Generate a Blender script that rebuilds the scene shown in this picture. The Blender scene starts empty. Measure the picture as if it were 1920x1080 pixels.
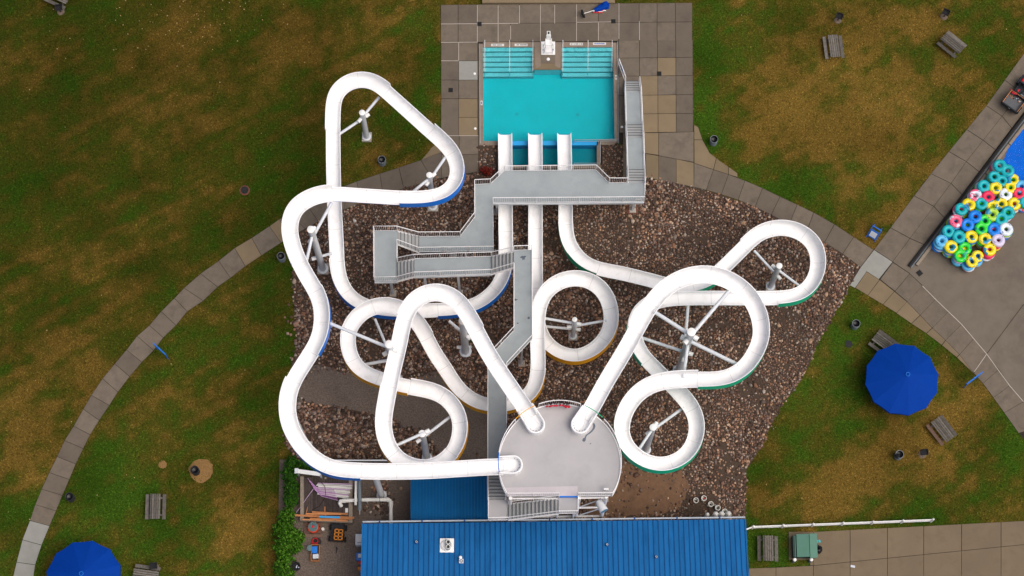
import bpy, bmesh, math, random
import numpy as np
from mathutils import Vector, Matrix
from mathutils.noise import noise as mnoise
random.seed(7); rng = np.random.default_rng(11)
C = bpy.context.scene.collection
SC = bpy.context.scene
R = math.radians

# ---------------------------------------------------------------- camera, sky, sun, exposure
F = 4000.0; Z = 160.0; TH = R(15.5)
CAM = Vector((0.0, -Z*math.sin(TH), Z*math.cos(TH)))
cd = bpy.data.cameras.new('camera'); cam = bpy.data.objects.new('camera', cd); C.objects.link(cam)
cd.sensor_width = 36.0; cd.lens = F/1920*36; cd.clip_start = 1.0; cd.clip_end = 6000.0
cam.location = CAM; cam.rotation_euler = (TH, 0, 0); SC.camera = cam
SUN_EL, SUN_AZ = R(62), R(115)          # azimuth clockwise from +Y
w = bpy.data.worlds.new('World'); SC.world = w; w.use_nodes = True
nt = w.node_tree; bg = nt.nodes['Background']
sky = nt.nodes.new('ShaderNodeTexSky'); sky.sky_type = 'NISHITA'; sky.sun_disc = False
sky.sun_elevation = SUN_EL; sky.sun_rotation = SUN_AZ; sky.dust_density = 6.0; sky.air_density = 0.6; sky.ozone_density = 0.3
nt.links.new(sky.outputs[0], bg.inputs['Color']); bg.inputs['Strength'].default_value = 0.095
sd = bpy.data.lights.new('sun', 'SUN'); sun = bpy.data.objects.new('sun', sd); C.objects.link(sun)
sd.energy = 1.4; sd.angle = R(60); sd.color = (1.0, 0.965, 0.92)
sdir = Vector((math.sin(SUN_AZ)*math.cos(SUN_EL), math.cos(SUN_AZ)*math.cos(SUN_EL), math.sin(SUN_EL)))
sun.rotation_euler = sdir.to_track_quat('Z', 'Y').to_euler(); sun.location = sdir*200
SC.view_settings.view_transform = 'Standard'; SC.view_settings.look = 'None'
SC.view_settings.exposure = 0.40; SC.view_settings.gamma = 1.0; SC.view_settings.use_curve_mapping = False

# ---------------------------------------------------------------- surveying: photo pixel + height -> place
ct, st = math.cos(TH), math.sin(TH)
def P(x, y, h=0.0):
    dx, dy, dz = (x-960)/F, -(y-540)/F, -1.0
    wx, wy, wz = dx, dy*ct - dz*st, dy*st + dz*ct
    t = (h-CAM.z)/wz
    return Vector((CAM.x+wx*t, CAM.y+wy*t, h))
def PX(xw, yw, h=0.0):      # numpy: place -> photo pixel
    dx, dy, dz = xw-CAM.x, yw-CAM.y, h-CAM.z
    cy = dy*ct + dz*st; cz = -dy*st + dz*ct
    return 960+F*dx/(-cz), 540-F*cy/(-cz)

# ---------------------------------------------------------------- materials
MATS = {}
def mat(name, col, rough=0.6, var=0.15, scale=3.0, metal=0.0, bump=0.0, bscale=30.0, objrand=0.0, spec=0.25,
        col2=None, scale2=0.6, amt2=0.0, coat=0.0, stretch=None):
    m = bpy.data.materials.new(name); m.use_nodes = True; t = m.node_tree; N = t.nodes; L = t.links
    b = N['Principled BSDF']; b.inputs['Roughness'].default_value = rough; b.inputs['Metallic'].default_value = metal
    b.inputs['Specular IOR Level'].default_value = spec; b.inputs['Coat Weight'].default_value = coat
    tc = N.new('ShaderNodeTexCoord'); geo = N.new('ShaderNodeNewGeometry')
    nz = N.new('ShaderNodeTexNoise'); nz.inputs['Scale'].default_value = scale; nz.inputs['Detail'].default_value = 6
    nz.inputs['Roughness'].default_value = 0.65
    L.new(geo.outputs['Position'], nz.inputs['Vector'])
    mr = N.new('ShaderNodeMapRange'); mr.inputs[1].default_value = 0.25; mr.inputs[2].default_value = 0.75
    mr.inputs[3].default_value = 1-var; mr.inputs[4].default_value = 1+var
    L.new(nz.outputs['Fac'], mr.inputs[0])
    cur = N.new('ShaderNodeRGB'); cur.outputs[0].default_value = (*col, 1); cur = cur.outputs[0]
    if col2 is not None:
        n2 = N.new('ShaderNodeTexNoise'); n2.inputs['Scale'].default_value = scale2; n2.inputs['Detail'].default_value = 5
        n2.inputs['Roughness'].default_value = 0.7
        if stretch:
            sm = N.new('ShaderNodeVectorMath'); sm.operation='MULTIPLY'; sm.inputs[1].default_value=stretch; L.new(geo.outputs['Position'], sm.inputs[0]); L.new(sm.outputs[0], n2.inputs['Vector'])
        else: L.new(geo.outputs['Position'], n2.inputs['Vector'])
        r2 = N.new('ShaderNodeMapRange'); r2.inputs[1].default_value = 0.5; r2.inputs[2].default_value = 0.72
        r2.inputs[3].default_value = 0; r2.inputs[4].default_value = amt2
        L.new(n2.outputs['Fac'], r2.inputs[0])
        mx = N.new('ShaderNodeMix'); mx.data_type = 'RGBA'
        L.new(r2.outputs[0], mx.inputs['Factor']); L.new(cur, mx.inputs['A']); mx.inputs['B'].default_value = (*col2, 1)
        cur = mx.outputs['Result']
    fac = mr.outputs[0]
    if objrand > 0:
        oi = N.new('ShaderNodeObjectInfo'); r3 = N.new('ShaderNodeMapRange')
        r3.inputs[3].default_value = 1-objrand; r3.inputs[4].default_value = 1+objrand
        L.new(oi.outputs['Random'], r3.inputs[0])
        mm = N.new('ShaderNodeMath'); mm.operation = 'MULTIPLY'; L.new(fac, mm.inputs[0]); L.new(r3.outputs[0], mm.inputs[1]); fac = mm.outputs[0]
    vm = N.new('ShaderNodeVectorMath'); vm.operation = 'SCALE'
    L.new(cur, vm.inputs[0]); L.new(fac, vm.inputs['Scale']); L.new(vm.outputs[0], b.inputs['Base Color'])
    if bump > 0:
        nb = N.new('ShaderNodeTexNoise'); nb.inputs['Scale'].default_value = bscale; nb.inputs['Detail'].default_value = 4
        L.new(geo.outputs['Position'], nb.inputs['Vector'])
        bp = N.new('ShaderNodeBump'); bp.inputs['Strength'].default_value = bump; bp.inputs['Distance'].default_value = 0.03
        L.new(nb.outputs['Fac'], bp.inputs['Height']); L.new(bp.outputs[0], b.inputs['Normal'])
    MATS[name] = m
    return m

def attr_mat(name, rough=0.9, fine=9.0, fvar=0.35, island=0.0, bump=0.6):
    """colour comes from a per-vertex colour attribute of the plants / stones themselves"""
    m = bpy.data.materials.new(name); m.use_nodes = True; t = m.node_tree; N = t.nodes; L = t.links
    b = N['Principled BSDF']; b.inputs['Roughness'].default_value = 1.0; b.inputs['Specular IOR Level'].default_value = 0.0
    at = N.new('ShaderNodeAttribute'); at.attribute_name = 'col'
    geo = N.new('ShaderNodeNewGeometry')
    nz = N.new('ShaderNodeTexNoise'); nz.inputs['Scale'].default_value = fine; nz.inputs['Detail'].default_value = 8; nz.inputs['Roughness'].default_value = 0.75
    L.new(geo.outputs['Position'], nz.inputs['Vector'])
    mr = N.new('ShaderNodeMapRange'); mr.inputs[1].default_value = 0.3; mr.inputs[2].default_value = 0.7
    mr.inputs[3].default_value = 1-fvar; mr.inputs[4].default_value = 1+fvar
    L.new(nz.outputs['Fac'], mr.inputs[0]); fac = mr.outputs[0]
    if island > 0:
        r3 = N.new('ShaderNodeMapRange'); r3.inputs[3].default_value = 1-island; r3.inputs[4].default_value = 1+island
        L.new(geo.outputs['Random Per Island'], r3.inputs[0])
        mm = N.new('ShaderNodeMath'); mm.operation = 'MULTIPLY'; L.new(fac, mm.inputs[0]); L.new(r3.outputs[0], mm.inputs[1]); fac = mm.outputs[0]
    vm = N.new('ShaderNodeVectorMath'); vm.operation = 'SCALE'
    L.new(at.outputs['Color'], vm.inputs[0]); L.new(fac, vm.inputs['Scale']); L.new(vm.outputs[0], b.inputs['Base Color'])
    if bump:
        bp = N.new('ShaderNodeBump'); bp.inputs['Strength'].default_value = bump; bp.inputs['Distance'].default_value = 0.06
        L.new(nz.outputs['Fac'], bp.inputs['Height']); L.new(bp.outputs[0], b.inputs['Normal'])
    MATS[name] = m; return m

def rock_mat(name):
    m = bpy.data.materials.new(name); m.use_nodes = True; t = m.node_tree; N = t.nodes; L = t.links
    b = N['Principled BSDF']; b.inputs['Roughness'].default_value = 0.7; b.inputs['Specular IOR Level'].default_value = 0.2
    geo = N.new('ShaderNodeNewGeometry'); oi = N.new('ShaderNodeObjectInfo')
    ad = N.new('ShaderNodeMath'); ad.operation = 'ADD'; L.new(geo.outputs['Random Per Island'], ad.inputs[0]); L.new(oi.outputs['Random'], ad.inputs[1])
    fr = N.new('ShaderNodeMath'); fr.operation = 'FRACT'; L.new(ad.outputs[0], fr.inputs[0])
    cr = N.new('ShaderNodeValToRGB'); e = cr.color_ramp; e.interpolation = 'LINEAR'
    stops = [(0.0,(0.035,0.022,0.017)),(0.2,(0.095,0.052,0.036)),(0.36,(0.16,0.090,0.062)),(0.52,(0.085,0.068,0.060)),
             (0.66,(0.25,0.125,0.07)),(0.78,(0.18,0.145,0.125)),(0.88,(0.36,0.22,0.13)),(0.96,(0.38,0.32,0.27)),(1.0,(0.05,0.035,0.028))]
    e.elements[0].position = stops[0][0]; e.elements[0].color = (*stops[0][1],1)
    e.elements[1].position = stops[-1][0]; e.elements[1].color = (*stops[-1][1],1)
    for p, c in stops[1:-1]:
        k = e.elements.new(p); k.color = (*c,1)
    L.new(fr.outputs[0], cr.inputs[0])
    nz = N.new('ShaderNodeTexNoise'); nz.inputs['Scale'].default_value = 14; nz.inputs['Detail'].default_value = 5
    L.new(geo.outputs['Position'], nz.inputs['Vector'])
    n2 = N.new('ShaderNodeTexNoise'); n2.inputs['Scale'].default_value = 0.35; n2.inputs['Detail'].default_value = 4
    L.new(geo.outputs['Position'], n2.inputs['Vector'])
    a = N.new('ShaderNodeMapRange'); a.inputs[1].default_value=.3; a.inputs[2].default_value=.7; a.inputs[3].default_value=.8; a.inputs[4].default_value=1.5; L.new(nz.outputs['Fac'], a.inputs[0])
    c2 = N.new('ShaderNodeMapRange'); c2.inputs[1].default_value=.3; c2.inputs[2].default_value=.7; c2.inputs[3].default_value=.7; c2.inputs[4].default_value=1.25; L.new(n2.outputs['Fac'], c2.inputs[0])
    mm = N.new('ShaderNodeMath'); mm.operation='MULTIPLY'; L.new(a.outputs[0],mm.inputs[0]); L.new(c2.outputs[0],mm.inputs[1])
    vm = N.new('ShaderNodeVectorMath'); vm.operation='SCALE'; L.new(cr.outputs[0],vm.inputs[0]); L.new(mm.outputs[0],vm.inputs['Scale'])
    L.new(vm.outputs[0], b.inputs['Base Color']); MATS[name]=m; return m

def water_mat(name, tint, refl=0.06, bs=4.0):
    m = bpy.data.materials.new(name); m.use_nodes = True; t = m.node_tree; N = t.nodes; L = t.links
    N.remove(N['Principled BSDF']); out = N['Material Output']
    tr = N.new('ShaderNodeBsdfTransparent'); tr.inputs[0].default_value = (*tint,1)
    gl = N.new('ShaderNodeBsdfGlossy'); gl.inputs['Roughness'].default_value = 0.12
    geo = N.new('ShaderNodeNewGeometry'); nz = N.new('ShaderNodeTexNoise'); nz.inputs['Scale'].default_value = bs; nz.inputs['Detail'].default_value = 5
    L.new(geo.outputs['Position'], nz.inputs['Vector'])
    bp = N.new('ShaderNodeBump'); bp.inputs['Strength'].default_value = 1.0; bp.inputs['Distance'].default_value = 0.25
    L.new(nz.outputs['Fac'], bp.inputs['Height'])
    fr = N.new('ShaderNodeFresnel'); fr.inputs['IOR'].default_value = 1.24; L.new(bp.outputs[0], fr.inputs['Normal']); L.new(bp.outputs[0], gl.inputs['Normal'])
    mx = N.new('ShaderNodeMixShader'); L.new(fr.outputs[0], mx.inputs[0]); L.new(tr.outputs[0], mx.inputs[1]); L.new(gl.outputs[0], mx.inputs[2])
    L.new(mx.outputs[0], out.inputs['Surface']); MATS[name]=m; return m

def wave_tube_mat(name, c1, c2, sc=5.0):
    """inflatable vinyl with a printed wavy band"""
    m = bpy.data.materials.new(name); m.use_nodes=True; t=m.node_tree; N=t.nodes; L=t.links
    b=N['Principled BSDF']; b.inputs['Roughness'].default_value=0.3
    tc=N.new('ShaderNodeTexCoord'); nz=N.new('ShaderNodeTexNoise'); nz.inputs['Scale'].default_value=sc; nz.inputs['Detail'].default_value=1
    oi=N.new('ShaderNodeObjectInfo'); ad=N.new('ShaderNodeVectorMath'); ad.operation='ADD'
    L.new(tc.outputs['Object'],ad.inputs[0]); L.new(oi.outputs['Location'],ad.inputs[1]); L.new(ad.outputs[0],nz.inputs['Vector'])
    cr=N.new('ShaderNodeValToRGB'); e=cr.color_ramp; e.interpolation='CONSTANT'
    e.elements[0].position=0; e.elements[0].color=(*c1,1); e.elements[1].position=.58; e.elements[1].color=(*c2,1)
    L.new(nz.outputs['Fac'],cr.inputs[0]); L.new(cr.outputs[0],b.inputs['Base Color']); MATS[name]=m; return m

# base colours
mat('flume_white', (0.86,0.86,0.86), 0.5, 0.04, 0.9, col2=(0.64,0.63,0.60), scale2=1.5, amt2=0.45, spec=0.25)
mat('flume_joint', (0.60,0.60,0.59), 0.6, 0.1)
mat('flume_blue', (0.0,0.16,0.68), 0.3, 0.08, spec=0.08)
mat('flume_orange', (0.85,0.38,0.01), 0.3, 0.08, spec=0.08)
mat('flume_green', (0.0,0.46,0.25), 0.3, 0.08, spec=0.08)
mat('post_paint', (0.62,0.65,0.68), 0.35, 0.07, 1.5, col2=(0.45,0.40,0.36), scale2=1.3, amt2=0.3)
mat('rail_white', (0.80,0.79,0.79), 0.4, 0.05)
mat('deck_grey', (0.30,0.335,0.345), 0.65, 0.07, 0.8, bump=0.15, bscale=60, col2=(0.22,0.25,0.26), scale2=0.7, amt2=0.5)
mat('tower_grey', (0.40,0.39,0.395), 0.6, 0.06, 0.6, bump=0.12, bscale=60, col2=(0.31,0.31,0.32), scale2=0.5, amt2=0.5)
mat('tread_grey', (0.33,0.34,0.34), 0.65, 0.08, 1.5, objrand=0.08)
mat('tread_nose', (0.10,0.11,0.115), 0.7, 0.1)
mat('mat_lilac', (0.50,0.46,0.48), 0.7, 0.05)
mat('wet_stain', (0.10,0.12,0.15), 0.25, 0.2)
mat('concrete', (0.146,0.119,0.090), 0.85, 0.14, 1.6, bump=0.25, bscale=40, objrand=0.05, col2=(0.085,0.068,0.052), scale2=0.9, amt2=0.6)
mat('concrete_dark', (0.124,0.100,0.076), 0.85, 0.16, 1.6, bump=0.25, bscale=40, objrand=0.06, col2=(0.055,0.046,0.04), scale2=0.8, amt2=0.6)
mat('concrete_tan', (0.190,0.143,0.086), 0.85, 0.13, 1.4, bump=0.25, bscale=40, objrand=0.10, col2=(0.11,0.085,0.06), scale2=0.7, amt2=0.5)
mat('concrete_pale', (0.25,0.25,0.225), 0.8, 0.10, 1.5, bump=0.2, bscale=40, objrand=0.06)
mat('coping', (0.22,0.175,0.135), 0.8, 0.12, 2.5, objrand=0.06)
mat('concrete_walk', (0.165,0.125,0.080), 0.85, 0.14, 1.2, bump=0.25, bscale=40, objrand=0.05, col2=(0.11,0.085,0.058), scale2=0.6, amt2=0.6)
mat('plaza', (0.146,0.121,0.094), 0.85, 0.12, 0.8, bump=0.25, bscale=40, col2=(0.09,0.076,0.064), scale2=0.22, amt2=0.7)
mat('joint_dirt', (0.030,0.024,0.018), 0.95, 0.3, 6)
mat('caulk', (0.42,0.37,0.32), 0.7, 0.1)
mat('soil', (0.062,0.042,0.030), 0.95, 0.4, 8, bump=0.6, bscale=20)
mat('gravel', (0.135,0.105,0.085), 0.95, 0.5, 9, bump=0.9, bscale=14, col2=(0.098,0.075,0.060), scale2=0.4, amt2=0.8)
mat('clay', (0.155,0.088,0.050), 0.95, 0.2, 3, bump=0.4, bscale=14, col2=(0.09,0.055,0.035), scale2=1.1, amt2=0.9)
mat('footing', (0.36,0.33,0.29), 0.85, 0.15, 4, col2=(0.30,0.16,0.07), scale2=1.2, amt2=0.6)
mat('pool_floor', (0.015,0.52,0.58), 0.5, 0.10, 0.5, spec=0.08)
mat('pool_step', (0.42,0.62,0.66), 0.5, 0.08, 3, spec=0.08)
mat('catch_floor', (0.0,0.36,0.42), 0.5, 0.12, 2, spec=0.08)
mat('nosing_black', (0.008,0.02,0.025), 0.5, 0.1)
mat('beam_blue', (0.02,0.32,0.68), 0.45, 0.06)
mat('blue_floor', (0.0,0.17,0.66), 0.4, 0.10, 0.5, spec=0.08)
mat('steel', (0.50,0.52,0.53), 0.3, 0.05, metal=0.8)
mat('roof_blue', (0.010,0.118,0.33), 0.6, 0.07, 0.7, objrand=0.09, col2=(0.004,0.070,0.21), scale2=1.1, amt2=0.7, stretch=(1.6,.22,1), spec=0.08)
mat('roof_blue2', (0.003,0.085,0.235), 0.6, 0.08, 0.9, col2=(0.004,0.07,0.17), scale2=1.2, amt2=0.7, stretch=(1.5,.2,1), spec=0.08)
mat('seam_blue', (0.002,0.055,0.20), 0.45, 0.05)
mat('gutter', (0.36,0.40,0.45), 0.4, 0.2, 2)
mat('wall_tan', (0.30,0.27,0.23), 0.8, 0.1)
mat('wall_cream', (0.45,0.42,0.38), 0.8, 0.1)
mat('white_paint', (0.78,0.78,0.76), 0.45, 0.05)
mat('pvc', (0.66,0.65,0.61), 0.4, 0.12, 3)
mat('black', (0.012,0.012,0.014), 0.5, 0.2)
mat('char', (0.02,0.02,0.023), 0.75, 0.3)
mat('drain_black', (0.012,0.012,0.012), 0.8, 0.2)
mat('bin_grey', (0.13,0.16,0.18), 0.5, 0.15)
mat('bag_black', (0.01,0.011,0.014), 0.3, 0.2)
mat('old_wood', (0.115,0.105,0.092), 0.85, 0.35, 5, bump=0.4, bscale=20, objrand=0.4, spec=0.1)
mat('old_wood_red', (0.14,0.085,0.062), 0.85, 0.3, 5, objrand=0.2)
mat('deck_wood', (0.060,0.045,0.040), 0.85, 0.35, 4, objrand=0.3)
mat('beam_wood', (0.24,0.20,0.155), 0.85, 0.2, 4)
mat('fresh_wood', (0.46,0.19,0.07), 0.7, 0.2, 4, objrand=0.25)
mat('umbrella_blue', (0.0,0.036,0.265), 0.75, 0.05, 1.2, objrand=0.02, bump=0.1, bscale=6, spec=0.08)
mat('sign_blue', (0.008,0.14,0.55), 0.45, 0.1)
mat('paper', (0.55,0.58,0.62), 0.6, 0.05)
mat('red', (0.52,0.015,0.02), 0.4, 0.1)
mat('red_cloth', (0.50,0.02,0.04), 0.8, 0.2)
mat('orange_red', (0.55,0.06,0.02), 0.6, 0.15)
mat('orange_plastic', (0.65,0.22,0.02), 0.5, 0.1)
mat('blue_plastic', (0.01,0.17,0.62), 0.4, 0.1)
mat('teal_grey', (0.10,0.17,0.18), 0.6, 0.2)
mat('glass_blue', (0.12,0.22,0.28), 0.2, 0.2)
mat('dumpster', (0.085,0.20,0.15), 0.5, 0.08, 2)
mat('dumpster_dark', (0.03,0.06,0.055), 0.6, 0.1)
mat('post_dull', (0.22,0.25,0.27), 0.6, 0.1)
mat('bed_liner', (0.10,0.105,0.115), 0.75, 0.25, 12)
mat('utv_dark', (0.016,0.020,0.026), 0.5, 0.2)
mat('rubber', (0.015,0.015,0.016), 0.85, 0.2)
mat('brick_red', (0.14,0.055,0.035), 0.9, 0.2, 4)
mat('ash', (0.14,0.105,0.08), 0.95, 0.3, 6)
mat('dry_patch', (0.22,0.125,0.045), 0.95, 0.35, 12, bump=0.5)
mat('pink_pvc', (0.55,0.38,0.56), 0.4, 0.1)
mat('purple_pvc', (0.30,0.06,0.34), 0.4, 0.1)
mat('tile_white', (0.62,0.62,0.58), 0.5, 0.06)
mat('ink', (0.02,0.02,0.03), 0.7, 0.1)
mat('ink_blue', (0.01,0.05,0.35), 0.7, 0.1)
mat('leaf_litter', (0.45,0.30,0.14), 0.8, 0.4)
attr_mat('grass', fine=7, fvar=0.6)
attr_mat('grass_blades', fine=3, fvar=0.15, island=0.55, bump=0)
attr_mat('hedge_leaf', fine=6, fvar=0.2, island=0.4, bump=0)
rock_mat('rock')
water_mat('water', (0.50,0.94,0.96))
water_mat('water_dark', (0.35,0.80,0.85))
water_mat('water_blue', (0.70,0.90,1.0))
TUBES = {'teal':(0.01,0.38,0.42),'yellow':(0.75,0.60,0.0),'white':(0.68,0.74,0.78),'pink':(0.78,0.10,0.20),'red':(0.72,0.03,0.09),
         'blue':(0.01,0.20,0.70),'green':(0.02,0.62,0.03),'lilac':(0.58,0.52,0.68),'sky':(0.10,0.42,0.70),'lime':(0.35,0.60,0.03)}
for k, c in TUBES.items():
    if k in ('yellow','lime','green'): wave_tube_mat('tube_'+k, c, (0.02,0.25,0.42) if k!='green' else (0.01,0.35,0.20), 2.0)
    elif k in ('white','pink'): wave_tube_mat('tube_'+k, c, (0.55,0.62,0.72), 3.0)
    else: mat('tube_'+k, c, 0.3, 0.06)
mat('tube_handle', (0.01,0.03,0.22), 0.5, 0.1)

# ---------------------------------------------------------------- building helpers
OFF = {}
def tag(o, label=None, cat=None, group=None, kind=None):
    if label: o['label'] = label
    if cat: o['category'] = cat
    if group: o['group'] = group
    if kind: o['kind'] = kind
    return o
def thing(name, label, cat, loc=(0,0,0), rotz=0.0, group=None):
    o = bpy.data.objects.new(name, None); C.objects.link(o); o.empty_display_size = 0.2
    o.location = loc; o.rotation_euler = (0,0,rotz); tag(o, label, cat, group)
    OFF[o.name] = Vector(loc); return o

class MB:
    def __init__(s): s.v=[]; s.f=[]; s.m=[]
    def add(s, vs, fs, mi=0):
        b=len(s.v); s.v += [Vector(v) for v in vs]
        for f in fs: s.f.append([b+i for i in f]); s.m.append(mi)
        return s
    def prism(s, poly, z0, z1, mi=0, bottom=False):
        """poly: 2D points (any order); z0/z1 numbers or lists per vertex"""
        n=len(poly); a=sum(poly[i][0]*poly[(i+1)%n][1]-poly[(i+1)%n][0]*poly[i][1] for i in range(n))
        z0l = z0 if isinstance(z0,(list,tuple)) else [z0]*n; z1l = z1 if isinstance(z1,(list,tuple)) else [z1]*n
        idx = list(range(n)) if a>0 else list(range(n))[::-1]
        pts=[poly[i] for i in idx]; z0l=[z0l[i] for i in idx]; z1l=[z1l[i] for i in idx]
        vs=[(p[0],p[1],z) for p,z in zip(pts,z0l)]+[(p[0],p[1],z) for p,z in zip(pts,z1l)]
        fs=[list(range(n,2*n))]+[[i,(i+1)%n,n+(i+1)%n,n+i] for i in range(n)]
        if bottom: fs.append(list(range(n))[::-1])
        return s.add(vs,fs,mi)
    def box(s, c, size, rz=0.0, mi=0, rx=0.0, ry=0.0, bev=0.0):
        M = Matrix.Rotation(rz,3,'Z')@Matrix.Rotation(ry,3,'Y')@Matrix.Rotation(rx,3,'X'); c=Vector(c); x,y,z=[k/2 for k in size]
        vs=[c+M@Vector((sx*x,sy*y,sz*z)) for sz in (-1,1) for sx,sy in ((-1,-1),(1,-1),(1,1),(-1,1))]
        return s.add(vs,[[3,2,1,0],[4,5,6,7],[0,1,5,4],[1,2,6,5],[2,3,7,6],[3,0,4,7]],mi)
    def cyl(s, p0, p1, r0, r1=None, n=12, mi=0, caps=True):
        p0=Vector(p0); p1=Vector(p1); r1=r0 if r1 is None else r1
        d=(p1-p0).normalized(); a=d.orthogonal().normalized(); b=d.cross(a)
        vs=[]; 
        for p,r in ((p0,r0),(p1,r1)):
            for i in range(n):
                t=2*math.pi*i/n; vs.append(p+a*math.cos(t)*r+b*math.sin(t)*r)
        fs=[[i,(i+1)%n,n+(i+1)%n,n+i] for i in range(n)]
        if caps: fs+= [list(range(n))[::-1], list(range(n,2*n))]
        return s.add(vs,fs,mi)
    def tube(s, path, r, n=8, mi=0, closed=False):
        path=[Vector(p) for p in path]; m=len(path); rings=[]
        for k,p in enumerate(path):
            if closed: d=(path[(k+1)%m]-path[k-1])
            else: d=path[min(k+1,m-1)]-path[max(k-1,0)]
            d.normalize(); up=Vector((0,0,1)) if abs(d.z)<0.95 else Vector((1,0,0))
            a=d.cross(up).normalized(); b=a.cross(d)
            rr = r[k] if isinstance(r,(list,tuple)) else r
            rings.append([p+a*math.cos(2*math.pi*i/n)*rr+b*math.sin(2*math.pi*i/n)*rr for i in range(n)])
        vs=[v for g in rings for v in g]; fs=[]
        for k in range(m if closed else m-1):
            k2=(k+1)%m
            for i in range(n): fs.append([k*n+i,k*n+(i+1)%n,k2*n+(i+1)%n,k2*n+i])
        if not closed: fs += [list(range(n))[::-1], [(m-1)*n+i for i in range(n)]]
        return s.add(vs,fs,mi)
    def lathe(s, c, prof, n=16, mi=0):
        c=Vector(c); m=len(prof)
        vs=[c+Vector((r*math.cos(2*math.pi*i/n), r*math.sin(2*math.pi*i/n), z)) for r,z in prof for i in range(n)]
        fs=[[k*n+i,k*n+(i+1)%n,(k+1)*n+(i+1)%n,(k+1)*n+i] for k in range(m-1) for i in range(n)]
        return s.add(vs,fs,mi)
    def torus(s, c, Rm, r, n=24, k=10, mi=0, sz=1.0):
        c=Vector(c); vs=[]; fs=[]
        for i in range(n):
            a=2*math.pi*i/n
            for j in range(k):
                b=2*math.pi*j/k; q=Rm+r*math.cos(b)
                vs.append(c+Vector((q*math.cos(a),q*math.sin(a),r*math.sin(b)*sz)))
        for i in range(n):
            for j in range(k):
                fs.append([i*k+j,((i+1)%n)*k+j,((i+1)%n)*k+(j+1)%k,i*k+(j+1)%k])
        return s.add(vs,fs,mi)
    def build(s, name, mats, parent=None, origin=None, world=True, smooth=False, bevel=0.0):
        if isinstance(mats,str): mats=[mats]
        if parent is not None: off = OFF[parent.name] if world else Vector((0,0,0))
        else: off = Vector(origin) if origin is not None else Vector((0,0,0))
        me=bpy.data.meshes.new(name); me.from_pydata([tuple(v-off) for v in s.v],[],s.f)
        for k in mats: me.materials.append(MATS[k])
        if len(mats)>1: me.polygons.foreach_set('material_index', s.m)
        if smooth: me.polygons.foreach_set('use_smooth',[True]*len(me.polygons))
        me.update(); o=bpy.data.objects.new(name,me); C.objects.link(o)
        if smooth:
            try: me.set_sharp_from_angle(angle=R(40))
            except Exception: pass
        if parent is not None: o.parent=parent; OFF[o.name]=OFF[parent.name] if world else Vector((0,0,0))
        else: o.location=off; OFF[o.name]=off
        if bevel>0:
            md=o.modifiers.new('bevel','BEVEL'); md.width=bevel; md.segments=2; md.limit_method='ANGLE'
        return o
def copy_tree(o, parent=None):
    c=o.copy(); C.objects.link(c); c.parent=parent; OFF[c.name]=Vector((0,0,0))
    for ch in o.children: copy_tree(ch,c)
    return c
def pp(pts, h=0.0): return [P(x,y,h) for x,y in pts]
def shrink(poly, d):
    """inset a small convex-ish polygon by moving points toward the centroid by about d"""
    cx=sum(p[0] for p in poly)/len(poly); cy=sum(p[1] for p in poly)/len(poly); out=[]
    for p in poly:
        v=Vector((cx-p[0],cy-p[1])); l=max(v.length,1e-6); out.append((p[0]+v.x/l*d*1.3,p[1]+v.y/l*d*1.3))
    return out
def inpoly(px, py, poly):
    n=len(poly); r=np.zeros(px.shape,bool); j=n-1
    for i in range(n):
        xi,yi=poly[i]; xj,yj=poly[j]
        if yi!=yj:
            c=((yi>py)!=(yj>py)) & (px < (xj-xi)*(py-yi)/(yj-yi)+xi); r^=c
        j=i
    return r

# ---------------------------------------------------------------- site outlines (photo pixels on the ground)
BED=[(556,437),(611,410),(645,394),(669,384),(757,353),(812,338),(870,326),(897,322),(897,271),(936,271),(936,314),(1128,314),(1128,271),(1168,271),(1168,334),(1211,331),
     (1301,351),(1352,365),(1416,388),(1446,403),(1480,420),(1515,434),(1546,455),(1580,476),(1614,501),(1593,535),(1580,560),(1550,615),(1530,650),(1515,690),(1490,730),
     (1465,760),(1445,800),(1420,850),(1400,880),(1398,985),(915,985),(915,864),(610,864),(560,866),(535,835),(529,780),(532,730),(546,690),(556,640),(552,590),(548,520)]
GPATH=[(588,684),(620,690),(650,699),(700,710),(760,712),(800,702),(824,692),(845,712),(870,738),(915,762),(940,790),(940,864),(822,864),(815,832),(790,812),(735,790),(700,778),(650,767),(600,759),(556,752),(556,720)]
CLAY=[(1165,862),(1200,880),(1240,888),(1275,882),(1292,905),(1285,930),(1270,955),(1240,965),(1200,968),(1150,972),(1120,985),(1100,985),(1105,930),(1150,900)]
YARD=[(524,862),(770,862),(770,985),(690,985),(690,1110),(520,1110)]
DECK=[(826,9),(1297,5),(1301,306),(1301,352),(1211,334),(1168,334),(1168,270),(897,270),(897,323),(812,338),(828,262)]
LP_L=[(669,340),(650,347),(612,360),(575,383),(545,402),(523,411),(505,424),(472,446),(440,465),(410,489),(376,513),(345,540),(327,559),(302,584),(280,610),(257,630),(237,656),(215,682),(192,710),(171,741),(156,767),(138,799),(121,826),(107,856),(92,886),(78,917),(66,946),(56,976),(42,1012),(31,1054),(20,1100)]
LP_R=[(676,381),(645,393),(628,401),(597,416),(572,429),(548,442),(527,455),(490,479),(460,499),(432,521),(408,538),(381,564),(351,584),(330,610),(306,633),(288,657),(266,679),(243,706),(221,735),(205,760),(186,788),(169,815),(156,841),(142,870),(130,899),(117,929),(105,958),(93,986),(78,1022),(66,1059),(60,1100)]
LPATH=LP_L+LP_R[::-1]
TPATH_U=[(669,340),(712,325.5),(748,314),(789,300),(828,285)]
TPATH_D=[(676,381),(719,368),(757,353),(812,338),(828,334)]
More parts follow.
